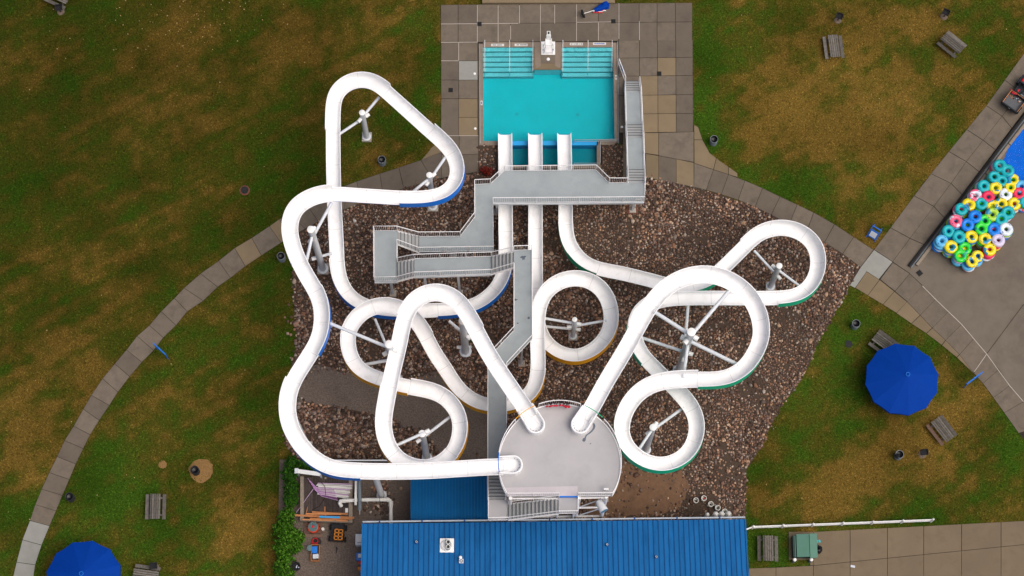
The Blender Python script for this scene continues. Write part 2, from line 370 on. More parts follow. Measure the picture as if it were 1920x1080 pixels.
RP_U=[(1301.5,306),(1337.7,318),(1366,327),(1396.8,338.5),(1429.8,352.7),(1462.6,368.6),(1494.8,383.6),(1525.7,398.4),(1564.6,420.4),(1600.8,444.5),(1638,468.2)]
RP_D=[(1301,351),(1324,356.5),(1352.5,364.5),(1384,375),(1415.6,388),(1446,403),(1480,420),(1513,433),(1546,454.5),(1580,476),(1613.5,501)]
CORNER=[(1301.5,234),(1309,238),(1317,262),(1331,287),(1342,297),(1383,325),(1383,333),(1366,327),(1337.7,318),(1301.5,306)]
OUT=[(1593,535),(1603,540),(1627,554),(1655.5,571.3),(1680.7,587),(1709,606.7),(1737,625),(1766,647),(1794,670),(1825.6,700),(1843,719),(1862.6,745.6),(1883,774),(1903,802),(1922,828)]
PLAZA=[(1613,501),(1639,468),(1690,400),(1731,343.6),(1783,279),(1851,201),(1921,99),(2000,-10),(2060,-10),(2060,1040),(1922,828)]+OUT[::-1]
SWALK=[(1404,1066),(1517,1061),(1519,1050),(1479,1050),(1478,997),(1526,997),(1560,997),(1730,988),(1920,977),(2000,972),(2000,1120),(1404,1120)]
ROOFPX=[(690,990),(1400,985),(1404,1120),(690,1120)]
TOPSLAB=[(904,-40),(1153,-40),(1153,5),(904,5)]

# ---------------------------------------------------------------- grass: one sheet out to the horizon
def value_noise(x, y, sc, seed):
    xs, ys = x/sc+seed*17.3, y/sc+seed*5.7
    xi, yi = np.floor(xs).astype(int), np.floor(ys).astype(int); fx, fy = xs-xi, ys-yi
    fx=fx*fx*(3-2*fx); fy=fy*fy*(3-2*fy)
    def h(a,b): 
        n=(a*374761393+b*668265263+seed*982451653)&0x7fffffff; n=((n^(n>>13))*1274126177)&0x7fffffff; return (n^(n>>16))%10007/10007.0
    return (h(xi,yi)*(1-fx)+h(xi+1,yi)*fx)*(1-fy)+(h(xi,yi+1)*(1-fx)+h(xi+1,yi+1)*fx)*fy
DRY=[(1500,230,150,110,.36),(1420,240,60,70,.25),(1640,290,110,60,.25),(1560,60,160,70,.3),(1740,130,90,90,.25),(1660,215,60,60,.2),
     (300,90,330,140,.35),(650,90,200,110,.3),(120,250,160,90,.1),(330,250,200,70,.22),(420,380,110,45,.32),(230,520,120,50,.28),(110,640,130,80,.35),(40,760,70,90,.35),
     (430,960,28,140,.55),(480,900,50,110,.25),(500,1020,60,70,.3),(300,720,90,60,.12),(440,570,40,60,.18),
     (1770,790,90,60,.55),(1700,870,110,50,.3),(1850,950,110,50,.4),(1620,880,90,60,.35),(1500,940,90,50,.25),(1810,690,40,40,.3),(1640,560,50,40,.1),(1560,930,160,35,.2),
     (730,210,70,60,-.3),(800,130,30,110,-.45),(700,280,60,30,.1),(230,370,90,60,-.35),(60,340,60,50,-.2),(560,290,50,40,-.2),(470,650,70,90,-.25),(220,900,90,110,-.35),(350,1000,90,80,-.2),(530,560,30,100,-.25),
     (1320,150,30,180,-.5),(1350,270,50,50,-.5),(1460,340,120,35,-.35),(1860,90,60,70,-.35),(1790,270,80,30,-.25),(1580,640,50,70,-.3),(1510,800,60,70,-.2),(1900,840,40,60,-.5),(1700,620,70,40,-.3),(1440,1030,60,40,-.45),(1730,960,30,20,-.3)]
def grass_col(xw, yw):
    px, py = PX(xw, yw)
    d = 0.45 + 0.5*(value_noise(xw,yw,6.0,1)-.5) + 0.55*(value_noise(xw,yw,2.2,2)-.5) + 0.7*(value_noise(xw,yw,0.8,3)-.5)+0.4*(value_noise(xw*0.5+yw,yw*0.5-xw,0.35,9)-.5)
    sa_=R(28); u_=(xw*math.cos(sa_)+yw*math.sin(sa_)); v_=(-xw*math.sin(sa_)+yw*math.cos(sa_))
    d = d + 0.50*(value_noise(u_/7.0,v_/0.7,1.0,41)-.5)*(px<900) + 0.40*(value_noise(u_/3.0,v_/0.35,1.0,43)-.5)
    left = (1/(1+np.exp((px-700)/160)))*(1/(1+np.exp((py-640)/140)))     # the big lawn is thinner, duller turf
    d = d*(1-.30*left)+.10*left
    for x,y,rx,ry,a in DRY: d = d + a*(1-.4*left)*np.exp(-((px-x)/rx)**2-((py-y)/ry)**2)
    # mowing / wheel tracks in the big lawn
    tr = np.abs(((px*0.38+py*0.92)-480)); d = d + 0.22*np.exp(-(tr/5)**2)*((px<420)&(px>60))
    d = np.clip(d,0,1)[...,None]
    green=np.array([0.030,0.070,0.006]); olive=np.array([0.058,0.060,0.008]); dry=np.array([0.135,0.084,0.017])
    c = np.where(d<.5, green+(olive-green)*(d*2), olive+(dry-olive)*(d*2-1))
    c = c*(1-0.38*left[...,None]) 
    c = c*.93+np.array([0.056,0.052,0.009])*.07
    k = 0.74+0.40*value_noise(xw,yw,3.3,5)
    return c*k[...,None]
def set_col(me, cols, domain='POINT'):
    a = me.color_attributes.new('col','FLOAT_COLOR',domain)
    rgba=np.ones((len(cols),4),np.float32); rgba[:,:3]=cols; a.data.foreach_set('color', rgba.ravel())
STEP=0.25; gx=np.arange(-48,48.01,STEP); gy=np.arange(-32,36.01,STEP)
XX,YY=np.meshgrid(gx,gy); nx,ny=len(gx),len(gy)
ZZ=np.zeros_like(XX)
verts=np.stack([XX.ravel(),YY.ravel(),ZZ.ravel()],1)
cxp,cyp=PX((XX[:-1,:-1]+STEP/2),(YY[:-1,:-1]+STEP/2))
hole=(cxp>901)&(cxp<1155)&(cyp>86)&(cyp<311)
faces=[]
ii,jj=np.nonzero(~hole)
base=ii*nx+jj
faces=np.stack([base,base+1,base+nx+1,base+nx],1).tolist()
big=1800.0; b0=len(verts)
cr=[(-48,-32),(48-0.0,-32),(gx[-1],gy[-1]),(-48,gy[-1])]
ci=[0,nx-1,ny*nx-1,(ny-1)*nx]
verts=np.vstack([verts,np.array([[-big,-big,0],[big,-big,0],[big,big,0],[-big,big,0]])])
bottom=list(range(0,nx)); right=[k*nx+nx-1 for k in range(ny)]; top=[(ny-1)*nx+k for k in range(nx)][::-1]; leftc=[k*nx for k in range(ny)][::-1]
faces.append([b0,b0+1]+bottom[::-1]); faces.append([b0+1,b0+2]+right[::-1]); faces.append([b0+2,b0+3]+top[::-1]); faces.append([b0+3,b0]+leftc[::-1])
me=bpy.data.meshes.new('grass_ground'); me.from_pydata(verts.tolist(),[],faces); me.materials.append(MATS['grass'])
set_col(me, grass_col(verts[:,0].clip(-60,60),verts[:,1].clip(-40,40)))
go=bpy.data.objects.new('grass_ground',me); C.objects.link(go); tag(go,'patchy green and dry brown lawn around the slides',kind='structure')

# blades: small leaning triangles all over the lawn in view
NOGRASS=[BED,YARD,DECK,LPATH,TPATH_U+TPATH_D[::-1],RP_U+RP_D[::-1],CORNER,PLAZA,SWALK,ROOFPX,TOPSLAB,[(870,80),(1168,80),(1168,330),(870,330)]]
NB=420000
x=rng.uniform(-41,41,NB); y=rng.uniform(-25,27,NB); bx,by=PX(x,y)
ok=np.ones(NB,bool)
for q in NOGRASS: ok&=~inpoly(bx,by,q)
x=x[ok]; y=y[ok]; n=len(x)
a=rng.uniform(0,2*np.pi,n); ln=rng.uniform(.07,.17,n); wd=rng.uniform(.015,.038,n); hz=rng.uniform(.02,.07,n)
dx,dy=np.cos(a),np.sin(a)
v0=np.stack([x-dy*wd,y+dx*wd,np.full(n,.002)],1); v1=np.stack([x+dy*wd,y-dx*wd,np.full(n,.002)],1); v2=np.stack([x+dx*ln,y+dy*ln,hz],1)
vv=np.stack([v0,v1,v2],1).reshape(-1,3)
me=bpy.data.meshes.new('grass_blades'); me.vertices.add(3*n); me.vertices.foreach_set('co',vv.ravel().astype(np.float32))
me.loops.add(3*n); me.loops.foreach_set('vertex_index',np.arange(3*n,dtype=np.int32)); me.polygons.add(n)
me.polygons.foreach_set('loop_start',np.arange(0,3*n,3,dtype=np.int32)); me.update(calc_edges=True)
me.materials.append(MATS['grass_blades']); set_col(me, np.repeat(grass_col(x,y)*rng.uniform(.5,1.8,n)[:,None],3,axis=0))
o=bpy.data.objects.new('grass_blades',me); C.objects.link(o); tag(o,'short mown grass blades covering the lawn','grass',kind='stuff')

# ---------------------------------------------------------------- paved areas: base sheet + single slabs
def sheet(name, pts, h, material, label=None):
    m=MB(); q=pp(pts,h); n=len(q); a=sum(q[i].x*q[(i+1)%n].y-q[(i+1)%n].x*q[i].y for i in range(n))
    m.add(q if a>0 else q[::-1],[list(range(n))]); o=m.build(name,material); tag(o,label,kind='structure'); return o
SLABN=0
def slab(parent, pts, material='concrete', z=0.055, gap=0.02, name='slab'):
    j=random.uniform(-.004,.004)
    m=MB(); m.prism([(p.x,p.y) for p in [Vector((*q,0)) for q in shrink([(v.x,v.y) for v in pp(pts,0.05)],gap)]],-0.02,z+j)
    return m.build(name,material,parent)
def grid_slabs(parent, xs, ys, pick=None, skew=0.0):
    for i in range(len(xs)-1):
        for j in range(len(ys)-1):
            s=skew*(xs[i]-xs[0]); s2=skew*(xs[i+1]-xs[0])
            slab(parent,[(xs[i],ys[j]+s),(xs[i+1],ys[j]+s2),(xs[i+1],ys[j+1]+s2),(xs[i],ys[j+1]+s)],pick(i,j) if pick else random.choice(['concrete','concrete_dark','concrete']))

m=MB(); DPOLY=[(826,9),(1297,5),(1301,306),(1301,352),(1211,334),(1168,334),(1168,270),(1159,270),(1159,80),(897,82),(897,323),(812,338),(828,285)]
q=pp(DPOLY,0.014); m.add(q[::-1],[list(range(len(q)))])
deck=m.build('pool_deck','joint_dirt'); tag(deck,'concrete slab terrace round the landing pool',kind='structure')
# north rows
def row(xs,y0,y1,dy=-0.01):
    for i in range(len(xs)-1):
        a,b=xs[i],xs[i+1]; s=lambda x:(x-826)*-0.0085
        slab(deck,[(a,y0+s(a)),(b,y0+s(b)),(b,y1+s(b)),(a,y1+s(a))],random.choice(['concrete','concrete_dark','concrete_dark']))
row([826.5,859,895,934,974,1014,1040,1081,1122,1160,1198.5,1232,1266.5,1298],9,45)
row([826.5,859,895,934,957.5,1014,1081,1122,1160,1198.5,1232,1266.5,1298],45,79.5)
tan={(0,0):1}
LYS=[79.5,114,150,185,220,255]
for j in range(len(LYS)-1):
    for i,(a,b) in enumerate([(827,860),(860,896)]):
        if i==0 and j==4: continue
        k='concrete'
        if i==1 and j==1: k='concrete_pale'
        elif i==1 and j in (3,4): k='concrete_tan'
        elif i==0: k='concrete_dark'
        if i==0 and j==3: slab(deck,[(a,185),(b,185),(b,255),(a,255)],'concrete_dark')
        else: slab(deck,[(a,LYS[j]),(b,LYS[j]),(b,LYS[j+1]),(a,LYS[j+1])],k)
slab(deck,[(828,255),(861,255),(861,290),(828,290)],'concrete_dark'); slab(deck,[(861,255),(897,255),(897,289),(861,290)],'concrete')
slab(deck,[(828,290),(861,290),(861,328),(828,334)],'concrete'); slab(deck,[(861,290),(897,289),(897,322),(861,328)],'concrete_dark')
RXS=[1160,1199,1233,1267,1299]
RYS=[76,109,143,179,214,249]
for j in range(len(RYS)-1):
    for i in range(4):
        k='concrete_dark'
        if i in (1,) and j>=1: k='concrete' if j==1 else 'concrete_tan'
        if i==2 and j>=1: k='concrete_tan' if j in (1,3,4) else 'concrete'
        if i==0: k='concrete'
        a,b=RXS[i]+0.006*(RYS[j]-76),RXS[i+1]+0.006*(RYS[j]-76)
        slab(deck,[(a,RYS[j]-(i*.4)),(b,RYS[j]-(i*.4)-.4),(b,RYS[j+1]-(i*.4)-.4),(a,RYS[j+1]-(i*.4))],k)
slab(deck,[(1168,249),(1200,249),(1200,287),(1168,281)],'concrete_dark'); slab(deck,[(1168,281),(1200,287),(1200,331),(1168,334)],'concrete_dark')
slab(deck,[(1200,249),(1235,249),(1235,291),(1200,286)],'concrete_tan'); slab(deck,[(1235,249),(1301,247),(1301,304),(1235,292)],'concrete')
slab(deck,[(1211,288),(1235,292),(1235,338),(1211,332)],'concrete_tan'); slab(deck,[(1235,292),(1268,298),(1268,344),(1235,338)],'concrete_dark'); slab(deck,[(1268,298),(1301,305),(1301,351),(1268,344)],'concrete_tan')
# white caulked joints that stand out in the photo
def strip(parent, p0, p1, wpx=1.3, z=0.0665, material='caulk', name='caulk_line'):
    a,b=P(*p0,.06),P(*p1,.06); d=(b-a).normalized(); nn=Vector((-d.y,d.x,0))*wpx/25/2
    m=MB(); m.prism([(a+nn).xy[:],(b+nn).xy[:],(b-nn).xy[:],(a-nn).xy[:]],z-.012,z); return m.build(name,material,parent)
for p0,p1 in [((827,44.9),(972,43.7)),((895,9.5),(895,79)),((934,10),(934,79)),((1013.5,8),(1013.5,78)),((1081,8),(1081,77)),((1160.5,6),(1160.5,73)),((827,79.5),(896,79)),((860,80),(860,113)),((827,114),(860,114)),((1198.7,40),(1199,75)),((827,254.5),(897,254.5)),((1122,42),(1122,76)),((1040,9),(1040,44)),((1081,42),(1150,41)),((974,10),(974,44)),((957.5,48),(957.5,74))]:
    strip(deck,p0,p1,1.0)
# ledge of the next terrace at the top of the frame
tl=MB(); tl.prism([v.xy[:] for v in pp(TOPSLAB,.3)],0,.3); o=tl.build('concrete_ledge','concrete_tan',origin=P(1028,0)); tag(o,'long concrete ledge along the top edge of the pool terrace','ledge')

# walkways
walkL=sheet('garden_path',LPATH,0.012,'joint_dirt','curving concrete footpath through the lawn on the left')
for i in range(len(LP_L)-1):
    k=random.choice(['concrete','concrete','concrete_dark']); 
    if i in (5,7): k='concrete_tan'
    if LP_L[i][1]>970: k='concrete_pale'
    slab(walkL,[LP_L[i],LP_L[i+1],LP_R[i+1],LP_R[i]],k)
walkT=sheet('pool_path',TPATH_U+TPATH_D[::-1],0.012,'joint_dirt','concrete footpath joining the pool terrace on the left')
for i in range(len(TPATH_U)-1): slab(walkT,[TPATH_U[i],TPATH_U[i+1],TPATH_D[i+1],TPATH_D[i]],'concrete_dark')
slab(walkT,[(790,300),(803,285),(808,277),(828,262),(828,285)],'concrete_tan')
walkR=sheet('rock_bed_path',RP_U+RP_D[::-1],0.012,'joint_dirt','concrete footpath along the upper edge of the rock bed')
for i in range(len(RP_U)-1): slab(walkR,[RP_U[i],RP_U[i+1],RP_D[i+1],RP_D[i]],'concrete_dark' if i%3 else 'concrete')
cor=sheet('corner_apron',CORNER,0.010,'joint_dirt','tan concrete apron in the corner of the pool terrace')
slab(cor,[(1301.5,234),(1309,238),(1317,262),(1301.5,262)],'concrete_tan'); slab(cor,[(1301.5,262),(1317,262),(1331,287),(1343,297),(1337.7,318),(1301.5,306)],'concrete_tan')
slab(cor,[(1343,297),(1366,313),(1366,327),(1337.7,318)],'concrete_tan'); slab(cor,[(1366,313),(1383,325),(1383,332),(1366,327)],'concrete_tan')
plz=sheet('plaza',PLAZA,0.014,'joint_dirt','broad grey concrete plaza at the right')
def lerp(a,b,t): return (a[0]+(b[0]-a[0])*t,a[1]+(b[1]-a[1])*t)
# strip of slabs beside the rail: left, centre, right edges with joints
SL=[(1639,468),(1690,400),(1731,343.6),(1783,279),(1848,200),(1921,99),(1990,0)]
def along(poly,y):
    for a,b in zip(poly,poly[1:]):
        if (a[1]-y)*(b[1]-y)<=0 and a[1]!=b[1]: return lerp(a,b,(a[1]-y)/(a[1]-b[1]))
    return poly[-1]
CL=[(1673.5,491),(1735,408),(1780,348.5),(1810.5,304.7),(1877,220.4),(1960,110)]
RL=[(1706,513),(1712,488),(1897,240),(1990,118)]
LJ=[468,427,367,325.5,284,243,198,150,99]; CJ=[491,447,387,344,303,263,218,172,126]; RJ=[513,459,409,365,322,281,240,200,158]
for i in range(len(LJ)-1):
    a0,a1=along(SL,LJ[i]),along(SL,LJ[i+1]); c0,c1=along(CL,CJ[i]),along(CL,CJ[i+1]); r0,r1=along(RL,RJ[i]),along(RL,RJ[i+1])
    k='plaza'
    slab(plz,[a0,a1,c1,c0],'concrete'); slab(plz,[c0,c1,r1,r0],'concrete')
# junction and curved border
slab(plz,[(1639,468.6),(1673.5,491),(1648,523.6),(1624.6,508.4),(1603,540),(1593.4,535),(1613,502)],'concrete_pale',gap=.012)
IN=[(1603,540),(1625,509),(1649.7,524),(1700.7,565.5),(1725.4,591),(1748,615),(1773,638),(1799,665),(1825,699.5)]
slab(plz,[(1604,540),(1625,509),(1649,524.5),(1627,554)],'concrete_tan'); slab(plz,[(1627,554),(1649.5,524.5),(1677,546.5),(1655.5,571)],'concrete_tan')
slab(plz,[(1655.5,571),(1677,546.5),(1701,566),(1681,587)],'concrete_tan')
for i in range(4,8): slab(plz,[OUT[i],IN[i-1],IN[i],OUT[i+1]],'concrete_tan')
slab(plz,[OUT[8],IN[7],OUT[9]],'concrete_tan')
CK=[(1706,513),(1729.6,536),(1754,561),(1778,584.5),(1803,608),(1825.6,635),(1850,663.7),(1872.5,693),(1893,723),(1919,753),(1950,800)]
slab(plz,[(1650,524),(1674,492),(1706,513),(1678,546)],'concrete')
slab(plz,[(1678,546.5),(1706,513),(1730,536),(1701.5,566)],'concrete'); 
I2=[(1701,566),(1725.4,591),(1748,615),(1773,638),(1799,665),(1826,700),(1843,719),(1862.6,745.6),(1883,774),(1910,812)]
for i in range(len(I2)-1): slab(plz,[I2[i],CK[i+1],CK[i+2] if i+2<len(CK) else CK[-1],I2[i+1]],'concrete',gap=.014)
# big panels
slab(plz,[(1706,513),(1712,489),(1732,462),(1905,232),(2060,60),(2060,450),(1917,573),(1850,663),(1826,634.5),(1803,607.5),(1778,584),(1754,560.5),(1730,535.5)],'plaza',gap=.01)
slab(plz,[(1850,664),(1917,574),(2060,451),(2060,1000),(1950,799),(1919,752.5),(1893,722.5),(1872.5,692.5)],'plaza',gap=.01)
for p0,p1 in [((1729.6,536),(1754,561)),((1754,561),(1803,608)),((1803,608),(1850,663.7)),((1850,663.7),(1893,723)),((1893,723),(1919,753)),((1850,664),(1827,697))]: strip(plz,p0,p1,1.2)
swk=sheet('service_walk',SWALK,0.012,'joint_dirt','tan concrete service walk at the lower right')
sx=[1404,1455,1525,1594,1664,1732,1803,1877,1950]
for i in range(len(sx)-1):
    a,b=sx[i],sx[i+1]; up=lambda x:1061-(x-1520)*0.070 if x>1520 else 1062+(1520-x)*.03; tp=lambda x:997-(x-1526)*0.052
    if a>=1525: slab(swk,[(a,tp(a)),(b,tp(b)),(b,up(b)-(b-1520)*.03),(a,up(a)-(a-1520)*.03)],'concrete_walk')
    slab(swk,[(a,up(a)-max(a-1520,0)*.03),(b,up(b)-max(b-1520,0)*.03),(b,1125),(a,1125)],'concrete_walk')
slab(swk,[(1479,997),(1525,997),(1525,1060),(1519,1060),(1519,1050),(1479,1050)],'concrete_walk',gap=.008)
# drains
def drain(x,y,s,label,rz=0):
    t=thing('floor_drain',label,'drain',P(x,y,.06),rz,'square floor drains'); m=MB(); m.box((0,0,.006),(s,s,.008)); m.build('recess','drain_black',t,world=False)
    m=MB(); 
    for k in range(5): m.box(((k-2)*s/5.5,0,.014),(s/14,s*.9,.008))
    m.box((0,s*.47,.014),(s,.03,.009)); m.box((0,-s*.47,.014),(s,.03,.009)); m.build('grate','black',t,world=False)
for x,y,l in [(899,45,'black square floor drain left of the lifeguard chair'),(1150,40,'black square floor drain below the toppled parasol'),(845,169,'black square floor drain left of the pool'),(1236,138,'black square floor drain right of the entry stairs')]: drain(x,y,.34,l)
drain(1724,512,.40,'black square floor drain at the end of the dark rail',R(38))
def cap(x,y,label,r=.1):
    m=MB(); m.lathe((0,0,0),[(0,.05),(r*.6,.045),(r,.02),(r,0)][::-1],14); m.v=[v+P(x,y,.06) for v in m.v]; o=m.build('round_cap','white_paint',origin=P(x,y,.06),smooth=True); tag(o,label,'cap','white round caps in the paving')
cap(890,138,'white round cap in the pale slab left of the pool'); cap(891,241,'white round cap in the tan slab beside the pool'); cap(1166,238,'white round cap beside the entry stairs')

# ---------------------------------------------------------------- rock bed
bed=sheet('rock_bed',BED,0.008,'soil','bed of brown and grey river stones under the slides')
def rough(poly,amp,seed=1,step=6):
    rr=random.Random(seed); out=[]
    for a,b in zip(poly,poly[1:]+poly[:1]):
        n=max(1,int(math.hypot(b[0]-a[0],b[1]-a[1])/step))
        for k in range(n):
            p=lerp(a,b,k/n); out.append((p[0]+rr.uniform(-amp,amp),p[1]+rr.uniform(-amp,amp)))
    return out
gpo=sheet('gravel_path',rough(GPATH,2.5,1),0.016,'gravel','brown gravel path crossing the rock bed'); clo=sheet('bare_clay',rough(CLAY,5,2),0.015,'clay','bare brown earth beside the tower')
yard=sheet('gravel_yard',YARD,0.020,'gravel','brown gravel service yard beside the blue roof')
def ico():
    bm=bmesh.new(); bmesh.ops.create_icosphere(bm,subdivisions=1,radius=1.0); v=np.array([p.co[:] for p in bm.verts]); f=np.array([[q.index for q in p.verts] for p in bm.faces]); bm.free(); return v,f
IV,IF=ico()     # 12 v, 20 f at level 1
def stones(x,y,r,name,parent):
    n=len(x); k=len(IV); jit=1+rng.uniform(-.22,.22,(n,k,1)); sc=np.stack([r*rng.uniform(.8,1.25,n),r*rng.uniform(.8,1.25,n),r*rng.uniform(.45,.75,n)],1)[:,None,:]
    v=IV[None]*jit*sc; a=rng.uniform(0,2*np.pi,n); ca,sa=np.cos(a)[:,None],np.sin(a)[:,None]
    X=v[...,0]*ca-v[...,1]*sa+x[:,None]; Y=v[...,0]*sa+v[...,1]*ca+y[:,None]; Zc=v[...,2]+(r*rng.uniform(.15,.5,n))[:,None]
    co=np.stack([X,Y,Zc],2).reshape(-1,3); f=(IF[None]+(np.arange(n)*k)[:,None,None]).reshape(-1,3)
    me=bpy.data.meshes.new(name); me.vertices.add(len(co)); me.vertices.foreach_set('co',co.ravel().astype(np.float32))
    me.loops.add(f.size); me.loops.foreach_set('vertex_index',f.ravel().astype(np.int32)); me.polygons.add(len(f)); me.polygons.foreach_set('loop_start',np.arange(0,f.size,3,dtype=np.int32))
    me.polygons.foreach_set('use_smooth',np.ones(len(f),bool)); me.update(calc_edges=True); me.materials.append(MATS['rock'])
    o=bpy.data.objects.new(name,me); C.objects.link(o); o.parent=parent; o['kind']='stuff'; return o
lo,hi=P(520,1000),P(1630,260); sp=0.155
gx2,gy2=np.meshgrid(np.arange(lo.x-2,hi.x+2,sp),np.arange(lo.y,hi.y,sp)); x=(gx2+rng.uniform(-.45,.45,gx2.shape)*sp).ravel(); y=(gy2+rng.uniform(-.45,.45,gx2.shape)*sp).ravel()
px,py=PX(x,y); ok=inpoly(px+rng.normal(0,2.5,len(px)),py+rng.normal(0,2.5,len(px)),BED)&~inpoly(px,py,RP_U+RP_D[::-1])&~((px>930)&(px<1130)&(py<318))
edge=inpoly(px+rng.normal(0,5,len(px)),py+rng.normal(0,5,len(px)),GPATH); ok&=~edge
cl=inpoly(px+rng.normal(0,7,len(px)),py+rng.normal(0,7,len(px)),CLAY); ok&=(~cl)|(rng.random(len(px))<.10)
bare=value_noise(x,y,1.6,21); ok&=(bare<.80)|(rng.random(len(px))<.45)
x,y,px,py=x[ok],y[ok],px[ok],py[ok]; coarse=value_noise(x,y,3.0,31)
r=rng.uniform(.05,.108,len(x))*(0.8+.55*coarse)
lowleft=(px<840)&(py>755); r[lowleft]*=1.3
stones(x,y,r,'river_stones',bed)
# extra stones round the yard post
ex=np.concatenate([rng.normal(P(722,920).x,.45,70),rng.normal(P(712,947).x,.6,60),rng.normal(P(555,590).x,.35,40)]); ey=np.concatenate([rng.normal(P(722,920).y,.5,70),rng.normal(P(712,950).y,.45,60),rng.normal(P(555,620).y,1.6,40)])
stones(ex,ey,rng.uniform(.07,.14,len(ex)),'loose_stones',yard)
# the 300 largest stones: each its own piece (a few shared meshes)
RM=[]
for k in range(6):
    v=IV*(1+rng.uniform(-.2,.2,(len(IV),1)))*np.array([1.15,.9,.6]); me=bpy.data.meshes.new('stone'); me.from_pydata(v.tolist(),[],IF.tolist()); me.polygons.foreach_set('use_smooth',[True]*len(IF)); me.materials.append(MATS['rock']); RM.append(me)
cand=[(555,607)]
bxs=rng.uniform(530,1600,4000); bys=rng.uniform(330,975,4000); okb=inpoly(bxs,bys,BED)&~inpoly(bxs,bys,GPATH)&(~inpoly(bxs,bys,CLAY)|(rng.random(4000)<.2)); wgt=np.where((bxs<840)&(bys>755),1.0,.45); okb&=rng.random(4000)<wgt
cand+=list(zip(bxs[okb],bys[okb])); 
for k,(cx_,cy_) in enumerate(cand[:300]):
    o=bpy.data.objects.new('stone',RM[k%6]); C.objects.link(o); o.parent=bed; s=random.uniform(.14,.21) if k else .26
    o.location=P(cx_,cy_,s*.25); o.rotation_euler=(random.uniform(-.2,.2),random.uniform(-.2,.2),random.uniform(0,6.28)); o.scale=(s,s,s)

# ---------------------------------------------------------------- landing pool
WZ=-0.07
basin=MB()
def quad3(mb,a,b,c,d,mi=0): mb.add([a,b,c,d],[[0,1,2,3]],mi)
A=[P(905.5,88),P(1149.5,87),P(1152.5,266),P(906.5,268)]
dn=lambda v,z:Vector((v.x,v.y,z))
fl=-1.15
quad3(basin,*[dn(v,fl) for v in (A[3],A[2],A[1],A[0])])
for i in range(4): quad3(basin,dn(A[i],fl),dn(A[(i+1)%4],fl),dn(A[(i+1)%4],.0),dn(A[i],.0))
B=[P(940,266.6),P(1121,266.2),P(1121,313),P(940,313)]
quad3(basin,*[dn(v,-.8) for v in (B[3],B[2],B[1],B[0])],1)
for i in range(4): quad3(basin,dn(B[i],-.8),dn(B[(i+1)%4],-.8),dn(B[(i+1)%4],.02),dn(B[i],.02),1)
pool=basin.build('landing_pool',['pool_floor','catch_floor']); tag(pool,'turquoise landing pool at the foot of the three slides',kind='structure')
wm=MB(); q=pp([(905.5,88),(1149.5,87),(1152.5,265),(906.5,267)],WZ); wm.add(q[::-1],[[0,1,2,3]]); o=wm.build('pool_water','water'); tag(o,'clear turquoise water of the landing pool',kind='structure')
wm=MB(); q=pp([(940,267.5),(1121,267),(1121,313),(940,313)],-.2); wm.add(q[::-1],[[0,1,2,3]]); o=wm.build('catch_water','water_dark'); tag(o,'dark teal water in the trough under the slide ends',kind='structure')
# coping
for pts in [[(897,82),(905.5,82),(906.5,268),(897.5,270)],[(1149.5,80),(1159,80),(1160.5,268),(1152.5,268)]]:
    n=6
    for k in range(n):
        a=lerp(pts[0],pts[3],k/n); b=lerp(pts[1],pts[2],k/n); c=lerp(pts[1],pts[2],(k+1)/n); d=lerp(pts[0],pts[3],(k+1)/n)
        slab(pool,[a,b,c,d],'coping',z=.07,gap=.006,name='coping_stone')
for a,b in [(905.5,932),(932,959),(959,1001),(1053,1097),(1097,1123),(1123,1149.5)]: slab(pool,[(a,79),(b,79),(b,88.5),(a,88.5)],'coping',z=.07,gap=.006,name='coping_stone')
for a,b in [(897.5,916),(916,937)]: slab(pool,[(a,264.5),(b,264.5),(b,272.5),(a,272.5)],'coping',z=.072,gap=.006,name='coping_stone')
for a,b in [(1121,1137),(1137,1153)]: slab(pool,[(a,262.5),(b,262.5),(b,271.5),(a,271.5)],'coping',z=.072,gap=.006,name='coping_stone')
slab(pool,[(1119,271.5),(1126.5,271.5),(1126.5,293),(1119,293)],'coping',z=.072,gap=.006,name='coping_stone'); slab(pool,[(1119,293),(1126.5,293),(1126.5,315),(1119,315)],'coping',z=.072,gap=.006,name='coping_stone')
bm_=MB(); q=[v.xy[:] for v in pp([(937,264.5),(1119,264),(1119,272),(937,272.5)],.05)]; bm_.prism(q,-.8,.06); bm_.build('divider_beam','beam_blue',pool)
m=MB(); q=[v.xy[:] for v in pp([(937,311),(1126,311),(1126,316),(937,316)],.05)]; m.prism(q,-.8,.1); m.build('trough_wall','coping',pool)
# centre pier
m=MB(); q=[v.xy[:] for v in pp([(1001,79),(1053,79),(1053,122),(1053,130.5),(1001,130.5)],.06)]; m.prism(q,-.02,.06); pier=m.build('pier','concrete_tan',pool)
m=MB(); q=[v.xy[:] for v in pp([(1002,79),(1052,79),(1052,129.5),(1002,129.5)],.06)]; m.prism(q,-1.14,-.02); m.build('pier_foot','pool_step',pool)
for pts,k in [([(1001,79),(1014,79),(1014,124),(1004,129)],'coping'),([(1041,79),(1053,79),(1051,129),(1041,124)],'coping'),([(1014,103.5),(1041,103.5),(1041,119),(1014,119)],'concrete'),([(1014,119.5),(1027.5,119.5),(1027.5,130),(1004,130)],'concrete_tan'),([(1027.5,119.5),(1041,119.5),(1051,130),(1027.5,130)],'concrete_tan')]:
    slab(pool,pts,k,z=.078,gap=.008,name='pier_stone')
